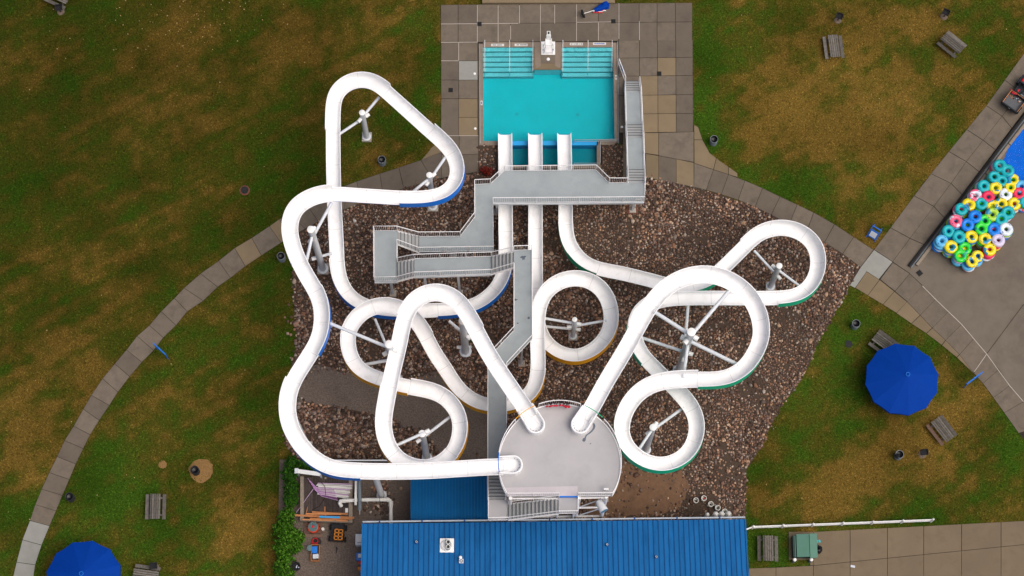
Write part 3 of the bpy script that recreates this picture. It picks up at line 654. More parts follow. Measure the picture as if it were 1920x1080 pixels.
# entry steps under water, each with a dark nosing
for x0,x1 in [(905.5,1000.5),(1053.5,1149.5)]:
    ys=[88.2,97,105,113.5,121.5,130,138]
    for k in range(6):
        zt=-.10-.14*k; q=pp([(x0,ys[k]),(x1,ys[k]-.3),(x1,ys[k+1]-.3),(x0,ys[k+1])],0.0)
        m=MB(); m.prism([v.xy[:] for v in q],-1.14,zt); stp=m.build('entry_step','pool_step',pool)
        e=[q[3],q[2]]; m=MB(); d=Vector((0,.045,0)); m.prism([(e[0]-d*.2).xy[:],(e[1]-d*.2).xy[:],(e[1]+d).xy[:],(e[0]+d).xy[:]],zt+.001,zt+.012); m.build('nosing','nosing_black',stp)
# floor drains in pool
for x,y in [(969,214),(1083,215)]:
    m=MB(); m.torus(P(x,y,fl+.01),.10,.02,12,5); m.build('main_drain','teal_grey',pool)
# sign tiles on the coping (flat print: lines of dark lettering blocks)
for x,y,s in [(933,84.4,1),(977,84.2,2),(1080.5,82.6,3),(1124,82,4)]:
    c=P(x,y,.072); m=MB(); m.box(c+Vector((0,0,.004)),(1.0,.19,.01)); t=m.build('depth_sign','tile_white',pool)
    m=MB(); rr=random.Random(s); xx=-.42
    while xx<.40:
        w_=rr.uniform(.025,.055)
        if rr.random()<.83: m.box(c+Vector((xx+w_/2,rr.uniform(-.008,.008),.011)),(w_,.085,.006))
        xx+=w_+.016
    m.build('lettering','ink' if s!=4 else 'ink_blue',t)
for x,y,c_ in [(903,193,'ink_blue'),(1155,145,'ink')]:
    c=P(x,y,.075); m=MB(); m.box(c+Vector((0,0,.006)),(.15,.36,.01)); t=m.build('depth_marker','tile_white',pool); m=MB(); m.box(c+Vector((0,0,.014)),(.07,.2,.006)); m.build('numeral',c_,t)

def handrail(x,y0,y1,label,h=.9,z1=-.75):
    t=thing('pool_handrail',label,'handrail',P(x,y0,.06),0,'steel handrails on the pool steps'); a=P(x,y0,.06); b=P(x,y1,0); b=Vector((b.x,b.y,z1))
    m=MB(); m.tube([a+Vector((0,0,.75)),Vector((b.x,b.y,b.z+.95))],.022,8); m.build('rail','steel',t)
    m=MB(); m.cyl(a,a+Vector((0,0,.76)),.022,n=8); m.build('post','steel',t); m=MB(); m.cyl(b,b+Vector((0,0,.96)),.022,n=8); m.build('post','steel',t)
for x,l in [(909,'at the pool\'s left wall'),(955.5,'up the middle of the left pool steps'),(999,'just left of the lifeguard pier'),(1055,'just right of the lifeguard pier'),(1102,'up the middle of the right pool steps'),(1147,'at the pool\'s right wall')]:
    handrail(x,82,135,'thin steel handrail '+l)
def siderail(x0,x1,y0,y1,label):
    t=thing('pool_side_rail',label,'handrail',P(x0,y0,.07),0,'long steel rails on the pool sides'); a,b=P(x0,y0,.2),P(x1,y1,.2); m=MB(); m.tube([a,b],.028,8); m.build('rail','steel',t)
    for k in range(7):
        p=a.lerp(b,k/6); m=MB(); m.cyl((p.x,p.y,.06),(p.x,p.y,.2),.022,n=6); m.build('bracket','steel',t)
siderail(899,900,82,268,'long low steel rail along the left side of the pool'); siderail(1158,1160,78,268,'long low steel rail along the right side of the pool')
# guard rails round the trough corner
def guard(pts,label,h=.75):
    t=thing('guard_rail',label,'guard rail',P(*pts[0],.07)); 
    w3=[P(x,y,.07) for x,y in pts]
    for z in (h,h*.5):
        m=MB(); m.tube([v+Vector((0,0,z)) for v in w3],.022,6); m.build('rail','steel',t)
    for a,b in zip(w3,w3[1:]):
        nseg=max(1,round((b-a).length/1.5))
        for k in range(nseg+1):
            p=a.lerp(b,k/nseg); m=MB(); m.cyl(p,p+Vector((0,0,h)),.022,n=6); m.build('post','steel',t)
guard([(1077,268),(1124,268),(1158,267)],'light pipe guard rail across the pool corner'); guard([(1125,270),(1125,312),(1076,312)],'pipe guard rail along the trough edge below the pool')

# lifeguard chair
b=P(1028,93,.07); t=thing('lifeguard_chair','white lifeguard chair on a white pad at the head of the pool','chair',b)
for sx in (-1,1):
    for sy in (-1,1):
        m=MB(); m.cyl((b.x+sx*.34,b.y+sy*.34,.07),(b.x+sx*.2,b.y+sy*.16,1.55),.03,.025,8); m.build('leg','rail_white',t)
m=MB(); m.box((b.x,b.y-.02,1.58),(.46,.5,.06)); m.build('seat','white_paint',t,bevel=.02)
m=MB(); m.box((b.x,b.y+.28,1.90),(.36,.06,.6),rx=R(-14)); m.build('backrest','white_paint',t,bevel=.02)
for sx in (-1,1): m=MB(); m.box((b.x+sx*.23,b.y+.02,1.78),(.04,.42,.04)); m.build('armrest','white_paint',t)
m=MB(); m.box((b.x,b.y+.52,2.15),(.28,.32,.05)); m.build('canopy_bracket','tile_white',t)
m=MB(); m.box((b.x,b.y+.52,2.19),(.13,.18,.03)); m.build('number_plate','ink',t)
m=MB(); m.box((b.x,b.y-.34,.65),(.44,.22,.04)); m.build('footrest','rail_white',t)
b2=P(1027.7,90.5,.08); m=MB(); m.box(b2+Vector((0,0,.02)),(1.08,1.1,.04)); o=m.build('chair_pad','white_paint',origin=b2,bevel=.012); tag(o,'square white pad under the lifeguard chair','pad')
for sx in (-1,1):
    m=MB(); m.box(b2+Vector((sx*.38,.1,.043)),(.03,.4,.006)); m.add([b2+Vector((sx*.38-.06,-.1,.045)),b2+Vector((sx*.38+.06,-.1,.045)),b2+Vector((sx*.38,-.24,.045))],[[2,1,0]]); m.build('printed_arrow','ink',o)
cap(1028,111,'white round cap on the pier in front of the lifeguard chair',.13)

# ---------------------------------------------------------------- slides
def fill_heights(pts):
    s=[0]
    for a,b in zip(pts,pts[1:]): s.append(s[-1]+math.hypot(b[0]-a[0],b[1]-a[1]))
    known=[(s[i],p[2]) for i,p in enumerate(pts) if len(p)>2]
    return [(p[0],p[1],float(np.interp(s[i],[k[0] for k in known],[k[1] for k in known]))) for i,p in enumerate(pts)]
def spline(pts, step=0.22):
    out=[]; n=len(pts)
    for i in range(n-1):
        p0=pts[max(i-1,0)]; p1=pts[i]; p2=pts[i+1]; p3=pts[min(i+2,n-1)]
        # centripetal Catmull-Rom
        def tj(ti,a,b): return ti+max((b-a).length,1e-4)**.5
        t0=0; t1=tj(t0,p0,p1) if i>0 else 0.0; 
        if i==0: p0=p1-(p2-p1); t1=tj(0,p0,p1)
        t2=tj(t1,p1,p2)
        if i==n-2: p3=p2+(p2-p1)
        t3=tj(t2,p2,p3)
        k=max(2,int((p2-p1).length/0.1))
        for j in range(k):
            t=t1+(t2-t1)*j/k
            A1=p0*((t1-t)/(t1-t0))+p1*((t-t0)/(t1-t0)); A2=p1*((t2-t)/(t2-t1))+p2*((t-t1)/(t2-t1)); A3=p2*((t3-t)/(t3-t2))+p3*((t-t2)/(t3-t2))
            B1=A1*((t2-t)/(t2-t0))+A2*((t-t0)/(t2-t0)); B2=A2*((t3-t)/(t3-t1))+A3*((t-t1)/(t3-t1))
            out.append(B1*((t2-t)/(t2-t1))+B2*((t-t1)/(t2-t1)))
    out.append(pts[-1])
    # even resample + light smoothing
    d=[0]
    for a,b in zip(out,out[1:]): d.append(d[-1]+(b-a).length)
    L=d[-1]; m=int(L/step); arr=np.array([p[:] for p in out]); s=np.linspace(0,L,m+1)
    res=np.stack([np.interp(s,d,arr[:,k]) for k in range(3)],1)
    for _ in range(12):
        res[1:-1]=res[1:-1]*.5+(res[:-2]+res[2:])*.25
    return [Vector(v) for v in res]
def slide(name,label,pts,cmat,sec=11,tub=True):
    w3=[P(x,y,h) for x,y,h in fill_heights(pts)]; path=spline(w3); n=len(path)
    t=thing(name,label,'water slide',dn(path[-1],0))
    T=[]; 
    for k in range(n):
        d=path[min(k+1,n-1)]-path[max(k-1,0)]; d.normalize(); T.append(d)
    ang=[math.atan2(d.y,d.x) for d in T]
    curv=[]
    for k in range(n):
        a0,a1=ang[max(k-3,0)],ang[min(k+3,n-1)]; da=(a1-a0+math.pi)%(2*math.pi)-math.pi; ds=(path[min(k+3,n-1)]-path[max(k-3,0)]).length; curv.append(da/max(ds,.01))
    k=0; secs=[]
    while k<n-1:
        e=min(k+sec,n-1)
        if n-1-e<5: e=n-1
        secs.append((k,e)); k=e
    for si,(a,b) in enumerate(secs):
        kc=sum(curv[a:b+1])/(b-a+1); last=si>=len(secs)-4
        hiL=0.46 if kc<-.06 else 0.0; hiR=0.46 if kc>.06 else 0.0      # left normal is +N; left turn (kc>0) -> outer wall on the right
        wid=.485+ (0.03 if path[a].z>9 else 0)
        prof=[]; 
        NP=18
        inner=[]
        if hiL: inner.append((wid+.03,.46+hiL)); inner.append((wid+.02,.46+hiL*.5))
        for q in range(NP+1):
            ph=R(90-180*q/NP); sn=math.sin(ph); cs=max(math.cos(ph),0.0); inner.append((wid*math.copysign(abs(sn)**.55,sn),.46*(1-cs**.55)))
        if hiR: inner.append((-wid-.02,.46+hiR*.5)); inner.append((-wid-.03,.46+hiR))
        tL=inner[0]; tR=inner[-1]
        fw=.055; outer=[(tR[0]-fw,tR[1]+.004),(tR[0]-fw,tR[1]-.025),(tR[0]-.045,tR[1]-.027)]
        for (yy,zz) in inner[::-1][1:-1]:
            l=math.hypot(yy,zz-.46) or 1; ny_,nz_=yy/l,(zz-.46)/l
            if zz>.46: ny_,nz_=(1 if yy>0 else -1),0
            oy,oz=yy+ny_*.02,zz+nz_*.02
            if ((hiL and yy>0) or (hiR and yy<0)) and abs(yy)>wid*.55: oy=math.copysign(wid+.075,yy)   # straight skirt below the tall outer wall
            outer.append((oy,oz))
        outer+=[(tL[0]+.045,tL[1]-.027),(tL[0]+fw,tL[1]-.025),(tL[0]+fw,tL[1]+.004)]
        loop=inner+outer; nl=len(loop); ni=len(inner)
        m=MB(); vs=[]; fs=[]; ms=[]
        for kk in [a,-1]+list(range(a+1,b+1)):
            if kk==-1: kk=a; p=path[a]+T[a]*.03
            else: p=path[kk].copy()
            d=T[kk]; N_=Vector((-d.y,d.x,0)).normalized(); 
            cc=max(-.35,min(.35,curv[kk])); bank=-cc*.18
            if last: bank=0
            for (yy,zz) in loop:
                y2=yy*math.cos(bank)-(zz-.46)*math.sin(bank); z2=yy*math.sin(bank)+(zz-.46)*math.cos(bank)
                vs.append(p+N_*y2+Vector((0,0,z2)))
        rows=b-a+1
        for r_ in range(rows):
            for i in range(nl):
                j=(i+1)%nl; fs.append([r_*nl+i,r_*nl+j,(r_+1)*nl+j,(r_+1)*nl+i])
                white = i<ni-1 or i in (ni-1,ni,nl-1,nl-2) 
                ms.append((2 if (r_==0 and i<ni-1) else 0) if white else 1)
        # end lips
        for base_,rev in ((0,False),(rows*nl,True)):
            for i in range(ni-1):
                o1=nl-3-i-0; oi=[nl-3-i if 0<=nl-3-i else 0, nl-4-i]
                f=[base_+i,base_+oi[0],base_+max(oi[1],ni+2),base_+i+1]
                if len(set(f))==4: fs.append(f if not rev else f[::-1]); ms.append(0)
        m.v=vs; m.f=fs; m.m=ms
        m.build('flume_section',['flume_white',cmat,'flume_joint'],t,smooth=True)
    return t,path
BLUE=[(944,875,12.25),(930,875),(867,878.5,11.95),(791,883),(714,884),(663,882.5),(626,879),(600,868),(575,848),(556,822),(543,795),(539,768,11.0),(541,740),(549,716),(563,693),(584,660),(598,635),(604,604),(602,569),(593,547),(579,524),(570,509),(556,480),(549,460),(543,432,9.6),(548,402),(558,387),(580,373),(611,364),(685,367,8.6),(755,371),(801,370),(832,363),(852,345),(859,318,7.0),(853,297),(844,281),(795.5,236),(731,178),(706,157),(679,150,5.2),(655,155),(638,167),(628,180),(625.5,200),(625,307,4.3),(627,380),(631,458),(634,510,3.2),(642,536),(655,555),(674,569),(710,580),(760,583),(807,582,2.5),(850,580),(888,573),(925,548),(942,521),(948,490,1.9),(948,420),(948,380,1.4),(947.5,290,.75),(947,249,.6)]
ORANGE=[(994,781,12.25),(986,768),(931,687,11.8),(912,656),(877,591),(860,567),(840,553),(815,548,11.1),(790,555),(772,570),(760,591),(748,647),(734,705.5,10.3),(725.5,750),(719,788),(721,817),(731,843),(748,863),(772,874),(796,878,9.2),(818,873),(836,862),(855,840),(863.5,804),(861,780),(847,757),(832,743),(814,735,8.2),(748,722),(716,712),(681,698),(661,677),(652,643,7.2),(653,622),(664,602),(686,582),(717,573,6.6),(750,578),(775,596),(793,620),(816,664),(833,688,5.7),(854,722),(880,747),(912,760,5.2),(945,761),(975,752),(998,735),(1008,705),(1008,635,4.5),(1009,590),(1013,568),(1022,550),(1042,532),(1080,522,4.0),(1115,532),(1137,556),(1147,595,3.6),(1142,622),(1128,643),(1105,661),(1079,669,3.1),(1050,662),(1025,644),(1011,617),(1005,585,2.6),(1004.5,540),(1004,480,2.0),(1004,380,1.4),(1004,290,.75),(1003.5,249,.6)]
GREEN=[(1097,784,12.25),(1105,773),(1134,720,11.9),(1176,650),(1200,606),(1221,571),(1238,551),(1256,535),(1285,521),(1318,515,11.0),(1350,520),(1378,533),(1400,551),(1416,574),(1427,608,10.4),(1427,635),(1417,660),(1396,690),(1362,709),(1290,712,9.6),(1240,716),(1204,731),(1178,760),(1165,792),(1166,816),(1174,836),(1191,854),(1213,867),(1237,872,8.6),(1262,868),(1284,855),(1300,834),(1307,805),(1304,780),(1293,760),(1275,739,7.7),(1235,697),(1204,665),(1191,637),(1190,605,6.6),(1201,583),(1222,568),(1250,561),(1282,559,6.0),(1428,559),(1470,558,5.2),(1495,554),(1515,541),(1531,515),(1534,486,4.7),(1530,466),(1518,449),(1498,435),(1472,428,4.3),(1445,430),(1420,440),(1391,468,3.8),(1354,504),(1330,525),(1305,535),(1282,538,3.4),(1255,535),(1226,527),(1165,512),(1119,503,2.6),(1098,494),(1078,475),(1065,452),(1061,425),(1060.5,380,1.6),(1059,300),(1058,249,.6)]
tB,pathB=slide('water_slide','white slide with blue underside looping out to the left lawn',BLUE,'flume_blue')
tO,pathO=slide('water_slide','white slide with orange underside coiling through the middle',ORANGE,'flume_orange')
tG,pathG=slide('water_slide','white slide with green underside looping on the right',GREEN,'flume_green')

# start tubs on the platform
PH=11.5
def tub(t,end_px,start_px,wpx=17.5):
    e=P(*end_px,PH); s=P(*start_px,PH); d=(s-e).normalized(); d.z=0; nrm=Vector((-d.y,d.x,0)); Lg=(s-e).length; r=wpx/27.0
    def outline(rr,back,fr):
        pts=[]; c=e+d*r
        for k in range(15):
            a=math.pi/2+math.pi*k/14; pts.append(c+d*(math.cos(a)*rr)+nrm*(math.sin(a)*rr))
        pts.append(e+d*fr-nrm*rr*.93); pts.insert(0,e+d*fr+nrm*rr*.93); return pts
    levels=[(outline(r,0,Lg),0.0),(outline(r,0,Lg),.70),(outline(r-.04,0,Lg),.74),(outline(r-.10,0,Lg),.73),(outline(r-.15,0,Lg),.52),(outline(r-.26,0,Lg),.30),(outline(r-.40,0,Lg),.27)]
    m=MB(); nn=len(levels[0][0]); vs=[]
    for pts,z in levels: vs+= [p+Vector((0,0,z)) for p in pts]
    fs=[]
    for l in range(len(levels)-1):
        for i in range(nn-1): fs.append([l*nn+i,l*nn+i+1,(l+1)*nn+i+1,(l+1)*nn+i])
    fs.append([(len(levels)-1)*nn+i for i in range(nn)])
    fs=[f[::-1] for f in fs]
    m.add(vs,fs); o=m.build('start_tub','flume_white',t,smooth=True)
    # seam bead on the floor and bolts round the rim
    m=MB(); pts=[]
    for k in range(13):
        u=k/12; off=(r-.34)*(math.cos(u*math.pi)*.5-.1); pts.append(e+d*(r*.9+u*(Lg-r*.9)*.85)+nrm*(-off*.9-.12)+Vector((0,0,.30)))
    m.tube(pts,.012,5); m.build('seam_bead','post_paint',o)
    m=MB()
    for k in range(7):
        a=math.pi/2+math.pi*(k+.5)/7; p=e+d*r+d*(math.cos(a)*(r-.2))+nrm*(math.sin(a)*(r-.2)); m.cyl(p+Vector((0,0,.53)),p+Vector((0,0,.57)),.03,n=6)
    m.build('bolts','bin_grey',o)
    for s_ in (1,-1):
        p=e+d*(Lg*.72)+nrm*s_*(r-.20); m=MB(); m.box(p+Vector((0,0,.62)),(.5,.07,.06),rz=math.atan2(d.y,d.x)); m.build('grab_bar','white_paint',o,bevel=.015)
tub(tB,(980,874),(936,875)); tub(tO,(1013,814),(985,768)); tub(tG,(1078,814),(1105,772))

# ---------------------------------------------------------------- slide supports
def support(base,h,r,arms,label,foot=.75,stubs=True):
    b=P(*base); t=thing('support_column',label,'column',b,0,'steel columns carrying the slides')
    m=MB(); m.box((b.x,b.y,.10),(foot,foot,.24),rz=R(-1)); m.build('footing','footing',t,bevel=.02)
    m=MB(); m.cyl((b.x,b.y,.2),(b.x,b.y,h),r*1.06,r,20); m.build('post','post_paint',t,smooth=True)
    m=MB(); m.lathe((b.x,b.y,h),[(r*1.12,-.04),(r*1.12,.03),(r*.8,.07),(0,.085)],20); m.build('cap','white_paint',t,smooth=True)
    m=MB(); m.lathe((b.x,b.y,.22),[(r*1.7,0),(r*1.7,.03),(r*1.08,.035)],16); m.build('base_plate','post_paint',t)
    for (ex,ey,z,rr) in arms:
        e=P(ex,ey,z); d=(e-Vector((b.x,b.y,z))).normalized(); a=Vector((b.x,b.y,z-.1))-d*(r+.28)
        m=MB(); m.cyl(a,e,rr,rr,12); m.build('arm','post_paint',t,smooth=True)
        m=MB(); c=Vector((b.x,b.y,z-.08)); m.cyl(c-d*(r+.02),c-d*(r+.34),rr*1.35,rr*1.35,10); m.build('collar','white_paint',t)
    return t
support((688,258),5.5,.20,[(711,182,4.75,.11),(637,251,4.4,.11)],'short white column in the lawn inside the blue slide loop')
support((812,388),7.6,.20,[(835,295,6.6,.11),(775,359,7.0,.11)],'white column beside the curved path inside the blue slide loop',.8)
support((606,505),10.2,.24,[(622,380,8.6,.12),(573,496,9.1,.12),(622,475,3.4,.11)],'tall column inside the left bend of the blue slide',.85)
support((745,714),11.2,.26,[(618,606,10.2,.12),(677,685,6.8,.12),(703,598,6.3,.10),(757,643,9.4,.12)],'column in the left coil of the orange slide')
support((873,660),9.2,.27,[(842,602,5.6,.11),(884,650,1.6,.09)],'thick column with rusty footing under the orange arch')
support((1074,631),5.0,.17,[(1022,597,4.0,.10),(1137,601,3.2,.10),(1022,612,2.3,.10)],'column in the centre of the round orange loop',.68)
support((1272,697),11.9,.27,[(1226,584,11.2,.14),(1366,546,10.6,.14),(1384,684,9.6,.14),(1202,633,6.2,.12),(1290,572,5.6,.12),(1281,708,9.2,.13)],'tallest column in the big green loop',.85)
support((1211,844),8.2,.22,[(1282,764,7.3,.11),(1196,845,7.8,.11)],'column in the small green loop right of the tower',.6)
support((1444,538),5.7,.20,[(1414,470,3.6,.10),(1500,537,4.8,.10)],'column in the green loop farthest right',.72)
support((801,860),9.1,.23,[(846,780,7.9,.11),(741,836,9.2,.11)],'column in the lower orange loop left of the tower',.75)
support((577,837),10.0,.20,[],'leaning-looking grey column under the blue slide by the stones',.7)
support((716,930),10.7,.22,[],'column in the gravel yard under the blue slide',.7)
for x,y,h,l in [(1181,392,3.2,0)]: pass

# ---------------------------------------------------------------- decks, stairs, railings
RH=1.22
def railing(parent, pts, h=RH, name='railing', bal=0.135, cap_ends=True, mat_='rail_white'):
    pts=[Vector(p) for p in pts]; m=MB(); up=Vector((0,0,h))
    m.tube([p+up for p in pts],.032,6); m.tube([p+Vector((0,0,.10)) for p in pts],.022,5)
    L=[0]
    for a,b in zip(pts,pts[1:]): L.append(L[-1]+(b-a).length)
    def at(s):
        for i in range(len(pts)-1):
            if s<=L[i+1]+1e-6: return pts[i].lerp(pts[i+1],(s-L[i])/max(L[i+1]-L[i],1e-6))
        return pts[-1]
    ps=[]
    for i in range(len(pts)-1):
        k=max(1,round((L[i+1]-L[i])/1.7))
        if L[i+1]-L[i]<.6 and i>0: continue
        for j in range(k): ps.append(pts[i].lerp(pts[i+1],j/k))
    ps.append(pts[-1])
    for p in ps: m.cyl(p,p+up,.028,n=6)
    o=m.build(name,mat_,parent)
    mb=MB(); n=max(1,int(L[-1]/bal))
    for k in range(1,n):
        p=at(L[-1]*k/n); mb.cyl(p+Vector((0,0,.1)),p+up,.011,n=4,caps=False)
    bo=mb.build('balusters',mat_,o); return o
def deckpoly(parent,pts,hs,material,name='deck',thick=.14):
    """pts px at deck level; hs per point height"""
    if not isinstance(hs,(list,tuple)): hs=[hs]*len(pts)
    w=[P(x,y,h) for (x,y),h in zip(pts,hs)]; m=MB(); m.prism([v.xy[:] for v in w],[h-thick for h in hs],list(hs),bottom=True)
    return m.build(name,material,parent), w
def steps(parent, aL, aR, bL, bR, h0, h1, n, material='tread_grey'):
    """treads between edge a (at h0) and edge b (at h1); a/b are px at their own level; n risers"""
    A0,A1,B0,B1=P(*aL,h0),P(*aR,h0),P(*bL,h1),P(*bR,h1); dz=(h1-h0)/n
    for k in range(n-1):
        z=h0+dz*(k+1); f0,f1=k/(n-1),(k+1)/(n-1)
        a,b,c,d=A0.lerp(B0,f0),A1.lerp(B1,f0),A1.lerp(B1,f1),A0.lerp(B0,f1)
        m=MB(); m.prism([a.xy[:],b.xy[:],c.xy[:],d.xy[:]],z-dz-.03,z-.0,bottom=True); tr=m.build('tread',material,parent)
        u=(d-a); u.z=0; u.normalize(); m=MB(); m.prism([(a-u*.004).xy[:],(b-u*.004).xy[:],(b+u*.055).xy[:],(a+u*.055).xy[:]],z-.05,z+.004); m.build('nosing','tread_nose',tr)
    for p,q in ((A0,B0),(A1,B1)):
        m=MB(); m.tube([p+Vector((0,0,-.05)),q+Vector((0,0,-.05))],.07,4); m.build('stringer','rail_white',parent)
def legs(parent,lst,r=.10):
    for x,y,h in lst:
        b=P(x,y); m=MB(); m.box((b.x,b.y,.07),(.5,.5,.18)); m.build('footing','footing',parent,bevel=.015)
        m=MB(); m.box((b.x,b.y,h/2),(2*r*.85,2*r*.85,h-.02)); m.build('leg','post_paint',parent)

BH=3.4
br=thing('elevated_walkway','grey elevated walkway with white railings crossing above the slide ends','walkway',P(1050,360))
deckpoly(br,[(890,346),(920,344.5),(945.7,320.6),(1117,318.5),(1141.5,343),(1209,343),(1207.6,378.6),(924,380.7),(925,471),(786,473),(786,443.5),(863,443),(890,407)],BH,'deck_grey')
f=lambda pts,h:[P(x,y,h) for x,y in pts]
railing(br,f([(890.5,346.5),(920,345),(945.7,321),(1117,319),(1141.5,343.3),(1175,343.3)],BH))
railing(br,f([(1208.6,343),(1207.2,378.2),(924.5,380.2),(925,470.5),(786,472.5)],BH))
railing(br,f([(786,444),(863,443.4),(890.5,407),(890.5,346.5)],BH))
# fascia on the long side
m=MB(); a,b_=P(924,381.2,BH),P(1207.8,379,BH); m.prism([a.xy[:],b_.xy[:],(b_+Vector((0,-.06,0))).xy[:],(a+Vector((0,-.06,0))).xy[:]],BH-.32,BH+.02); m.build('fascia','post_paint',br)
legs(br,[(1186,394,BH-.15),(1186,385,BH-.15),(932,398,BH-.15),(907,388,BH-.15),(905,450,BH-.15),(850,478,BH-.15)])
m=MB(); b=P(1185,391); m.box((b.x,b.y,.06),(.85,.85,.14)); m.build('footing','brick_red',br)
m=MB(); c=P(1196,369.5,BH+.5); m.box(c+Vector((0,-.22,0)),(.4,.02,.22)); m.build('notice_plate','tile_white',br)

es=thing('entry_stairs','grey stairs with white railings climbing from the pool terrace to the walkway','stairs',P(1185,160))
H1,H2,H3=1.1,2.25,BH
steps(es,(1172.4,153),(1197.5,153),(1171.8,172.6),(1200.5,172.6),.07,H1,6)
deckpoly(es,[(1171.8,172.6),(1200.5,172.6),(1203.2,235),(1173.5,235)],H1,'deck_grey')
steps(es,(1173.5,235),(1203.2,235),(1174.5,258),(1205,258),H1,H2,6)
deckpoly(es,[(1174.5,258),(1205,258),(1207,319),(1176,319)],H2,'deck_grey')
steps(es,(1176,319),(1207,319),(1177.5,343),(1208.2,343),H2,H3,6)
railing(es,[P(1159.5,120,.07),P(1171.8,153,.07),P(1171.3,172.6,H1),P(1173,235,H1),P(1174,258,H2),P(1175.6,319,H2),P(1177,342.5,H3)],1.1)
railing(es,[P(1198,153,.07),P(1201,172.6,H1),P(1203.7,235,H1),P(1205.5,258,H2),P(1207.4,319,H2),P(1208.6,342.5,H3)],1.1)
m=MB(); a=P(1162,126,.07); b_=P(1168,142,.07); d=(b_-a).normalized()
m.prism([(a+Vector((.03,0,0))).xy[:],(b_+Vector((.03,0,0))).xy[:],(b_+Vector((.05,0,0))).xy[:],(a+Vector((.05,0,0))).xy[:]],.35,1.05); m.build('banner','blue_plastic',es)
legs(es,[(1188,190,H1-.14),(1190,225,H1-.14),(1190,286,H2-.14),(1191,329,H2-.14)],.08)

LH,DH0,DH1,UH=4.7,5.55,5.95,7.15
sw=thing('switchback_stairs','grey switchback stairs with landing left of the slide ends','stairs',P(740,500))
steps(sw,(786,443.5),(786,473),(745.3,433),(745.3,458),BH,LH,7)
deckpoly(sw,[(701.5,432.5),(745.3,432.5),(745.3,527),(702.5,528.5)],LH,'deck_grey')
steps(sw,(745,492),(745,527.5),(777,486),(777,519),LH,DH0,6)
deckpoly(sw,[(777,484),(922,481),(922,514),(777,519)],[DH0,DH1,DH1,DH0],'deck_grey')
steps(sw,(922,481),(922,514),(963,471.5),(963,502),DH1,UH,7)
railing(sw,[P(786,444,BH),P(745.3,433,LH),P(702,433,LH),P(703,528,LH),P(745,527,LH),P(777,518.6,DH0),P(922,513.7,DH1),P(963,501.7,UH)])
railing(sw,[P(786,472.6,BH),P(745.6,457.7,LH),P(745.6,492,LH),P(777,485.6,DH0),P(922,481.2,DH1),P(962.5,472,UH)])
m=MB(); a,b_=P(702.5,529,LH),P(745,528,LH); m.prism([a.xy[:],b_.xy[:],(b_+Vector((0,-.05,0))).xy[:],(a+Vector((0,-.05,0))).xy[:]],LH-.28,LH+.02); m.build('fascia','post_paint',sw)
m=MB(); a,b_=P(777,519.4,DH0),P(922,514.4,DH1); m.prism([a.xy[:],b_.xy[:],(b_+Vector((0,-.05,0))).xy[:],(a+Vector((0,-.05,0))).xy[:]],[DH0-.26,DH1-.26]*1+[DH1-.26,DH0-.26],[DH0+.02,DH1+.02,DH1+.02,DH0+.02]); m.build('fascia','post_paint',sw)
legs(sw,[(737,551,LH-.14),(715,492,LH-.14),(862,550,DH0-.1),(800,546,DH0-.12)],.10)

TWH=7.4
uw=thing('upper_walkway','long narrow grey ramp rising to the round tower','walkway',P(950,690))
deckpoly(uw,[(963.5,469.5),(997,468.5),(997.5,634)],UH,'deck_grey') if False else None
deckpoly(uw,[(963.5,469.5),(997,468.5),(997.5,636),(950,687),(950,893),(915,893),(915,672),(963.5,620)],[UH,UH,UH+.12,UH+.16,TWH,TWH,UH+.16,UH+.11],'deck_grey')
railing(uw,[P(963.6,470,UH),P(997,469,UH)]); 
def curb(parent,pts,hs,t=.05,hh=.10):
    w=[P(x,y,h) for (x,y),h in zip(pts,hs)]; m=MB()
    m.tube([v+Vector((0,0,hh)) for v in w],t*.7,4); m.build('kerb_rail','rail_white',parent)
railing(uw,[P(997.2,469,UH),P(997.5,636,UH+.12),P(950,687,UH+.16),P(950,800,UH+.2)])
railing(uw,[P(963.6,502,UH),P(963.6,620,UH+.11),P(915,672,UH+.16),P(915,893,TWH)])
legs(uw,[(978,682,UH-.1),(985,560,UH-.1),(925,780,UH),(940,870,UH)],.09)
# wet patches
def stain(parent,x,y,h,r,seed,name='wet_patch'):
    c=P(x,y,h+.004); rr=random.Random(seed); pts=[]
    for k in range(14):
        a=2*math.pi*k/14; q=r*rr.uniform(.5,1.2); pts.append(c+Vector((math.cos(a)*q*1.0,math.sin(a)*q*.8,0)))
    m=MB(); m.add(pts,[list(range(14))]); return m.build(name,'wet_stain',parent)
stain(uw,981,483,UH+.01,.22,1); stain(uw,967,562,UH+.07,.12,2); stain(uw,991,596,UH+.10,.12,3); stain(uw,971,606,UH+.10,.09,4)

# tower -----------------------------------------------------------
tw=thing('slide_tower','round grey launch platform on white steel frame where all slides begin','tower',P(1049,900))
CX,CY,RR=1049,871.5,114.5
arc=[(CX+RR*math.cos(R(a)),CY-RR*.995*math.sin(R(a))) for a in np.linspace(-31,211,56)]
deckpoly(tw,arc,PH,'tower_grey','platform',.22)
m=MB(); w=[P(x,y,PH) for x,y in arc]
m.tube([v+Vector((0,0,-.02)) for v in w],.045,5); m.build('edge_band','rail_white',tw)
arcw=[P(x,y,PH) for x,y in arc]
def near(p,c,r): return math.hypot(p[0]-c[0],p[1]-c[1])<r
segs=[]; cur=[]
for p in arc:
    blocked = near(p,(940,876),21) or near(p,(984,778),22) or near(p,(1112,776),20)
    if blocked:
        if len(cur)>1: segs.append(cur)
        cur=[]
    else: cur.append(p)
if len(cur)>1: segs.append(cur)
for s_ in segs: railing(tw,[P(x,y,PH) for x,y in s_])
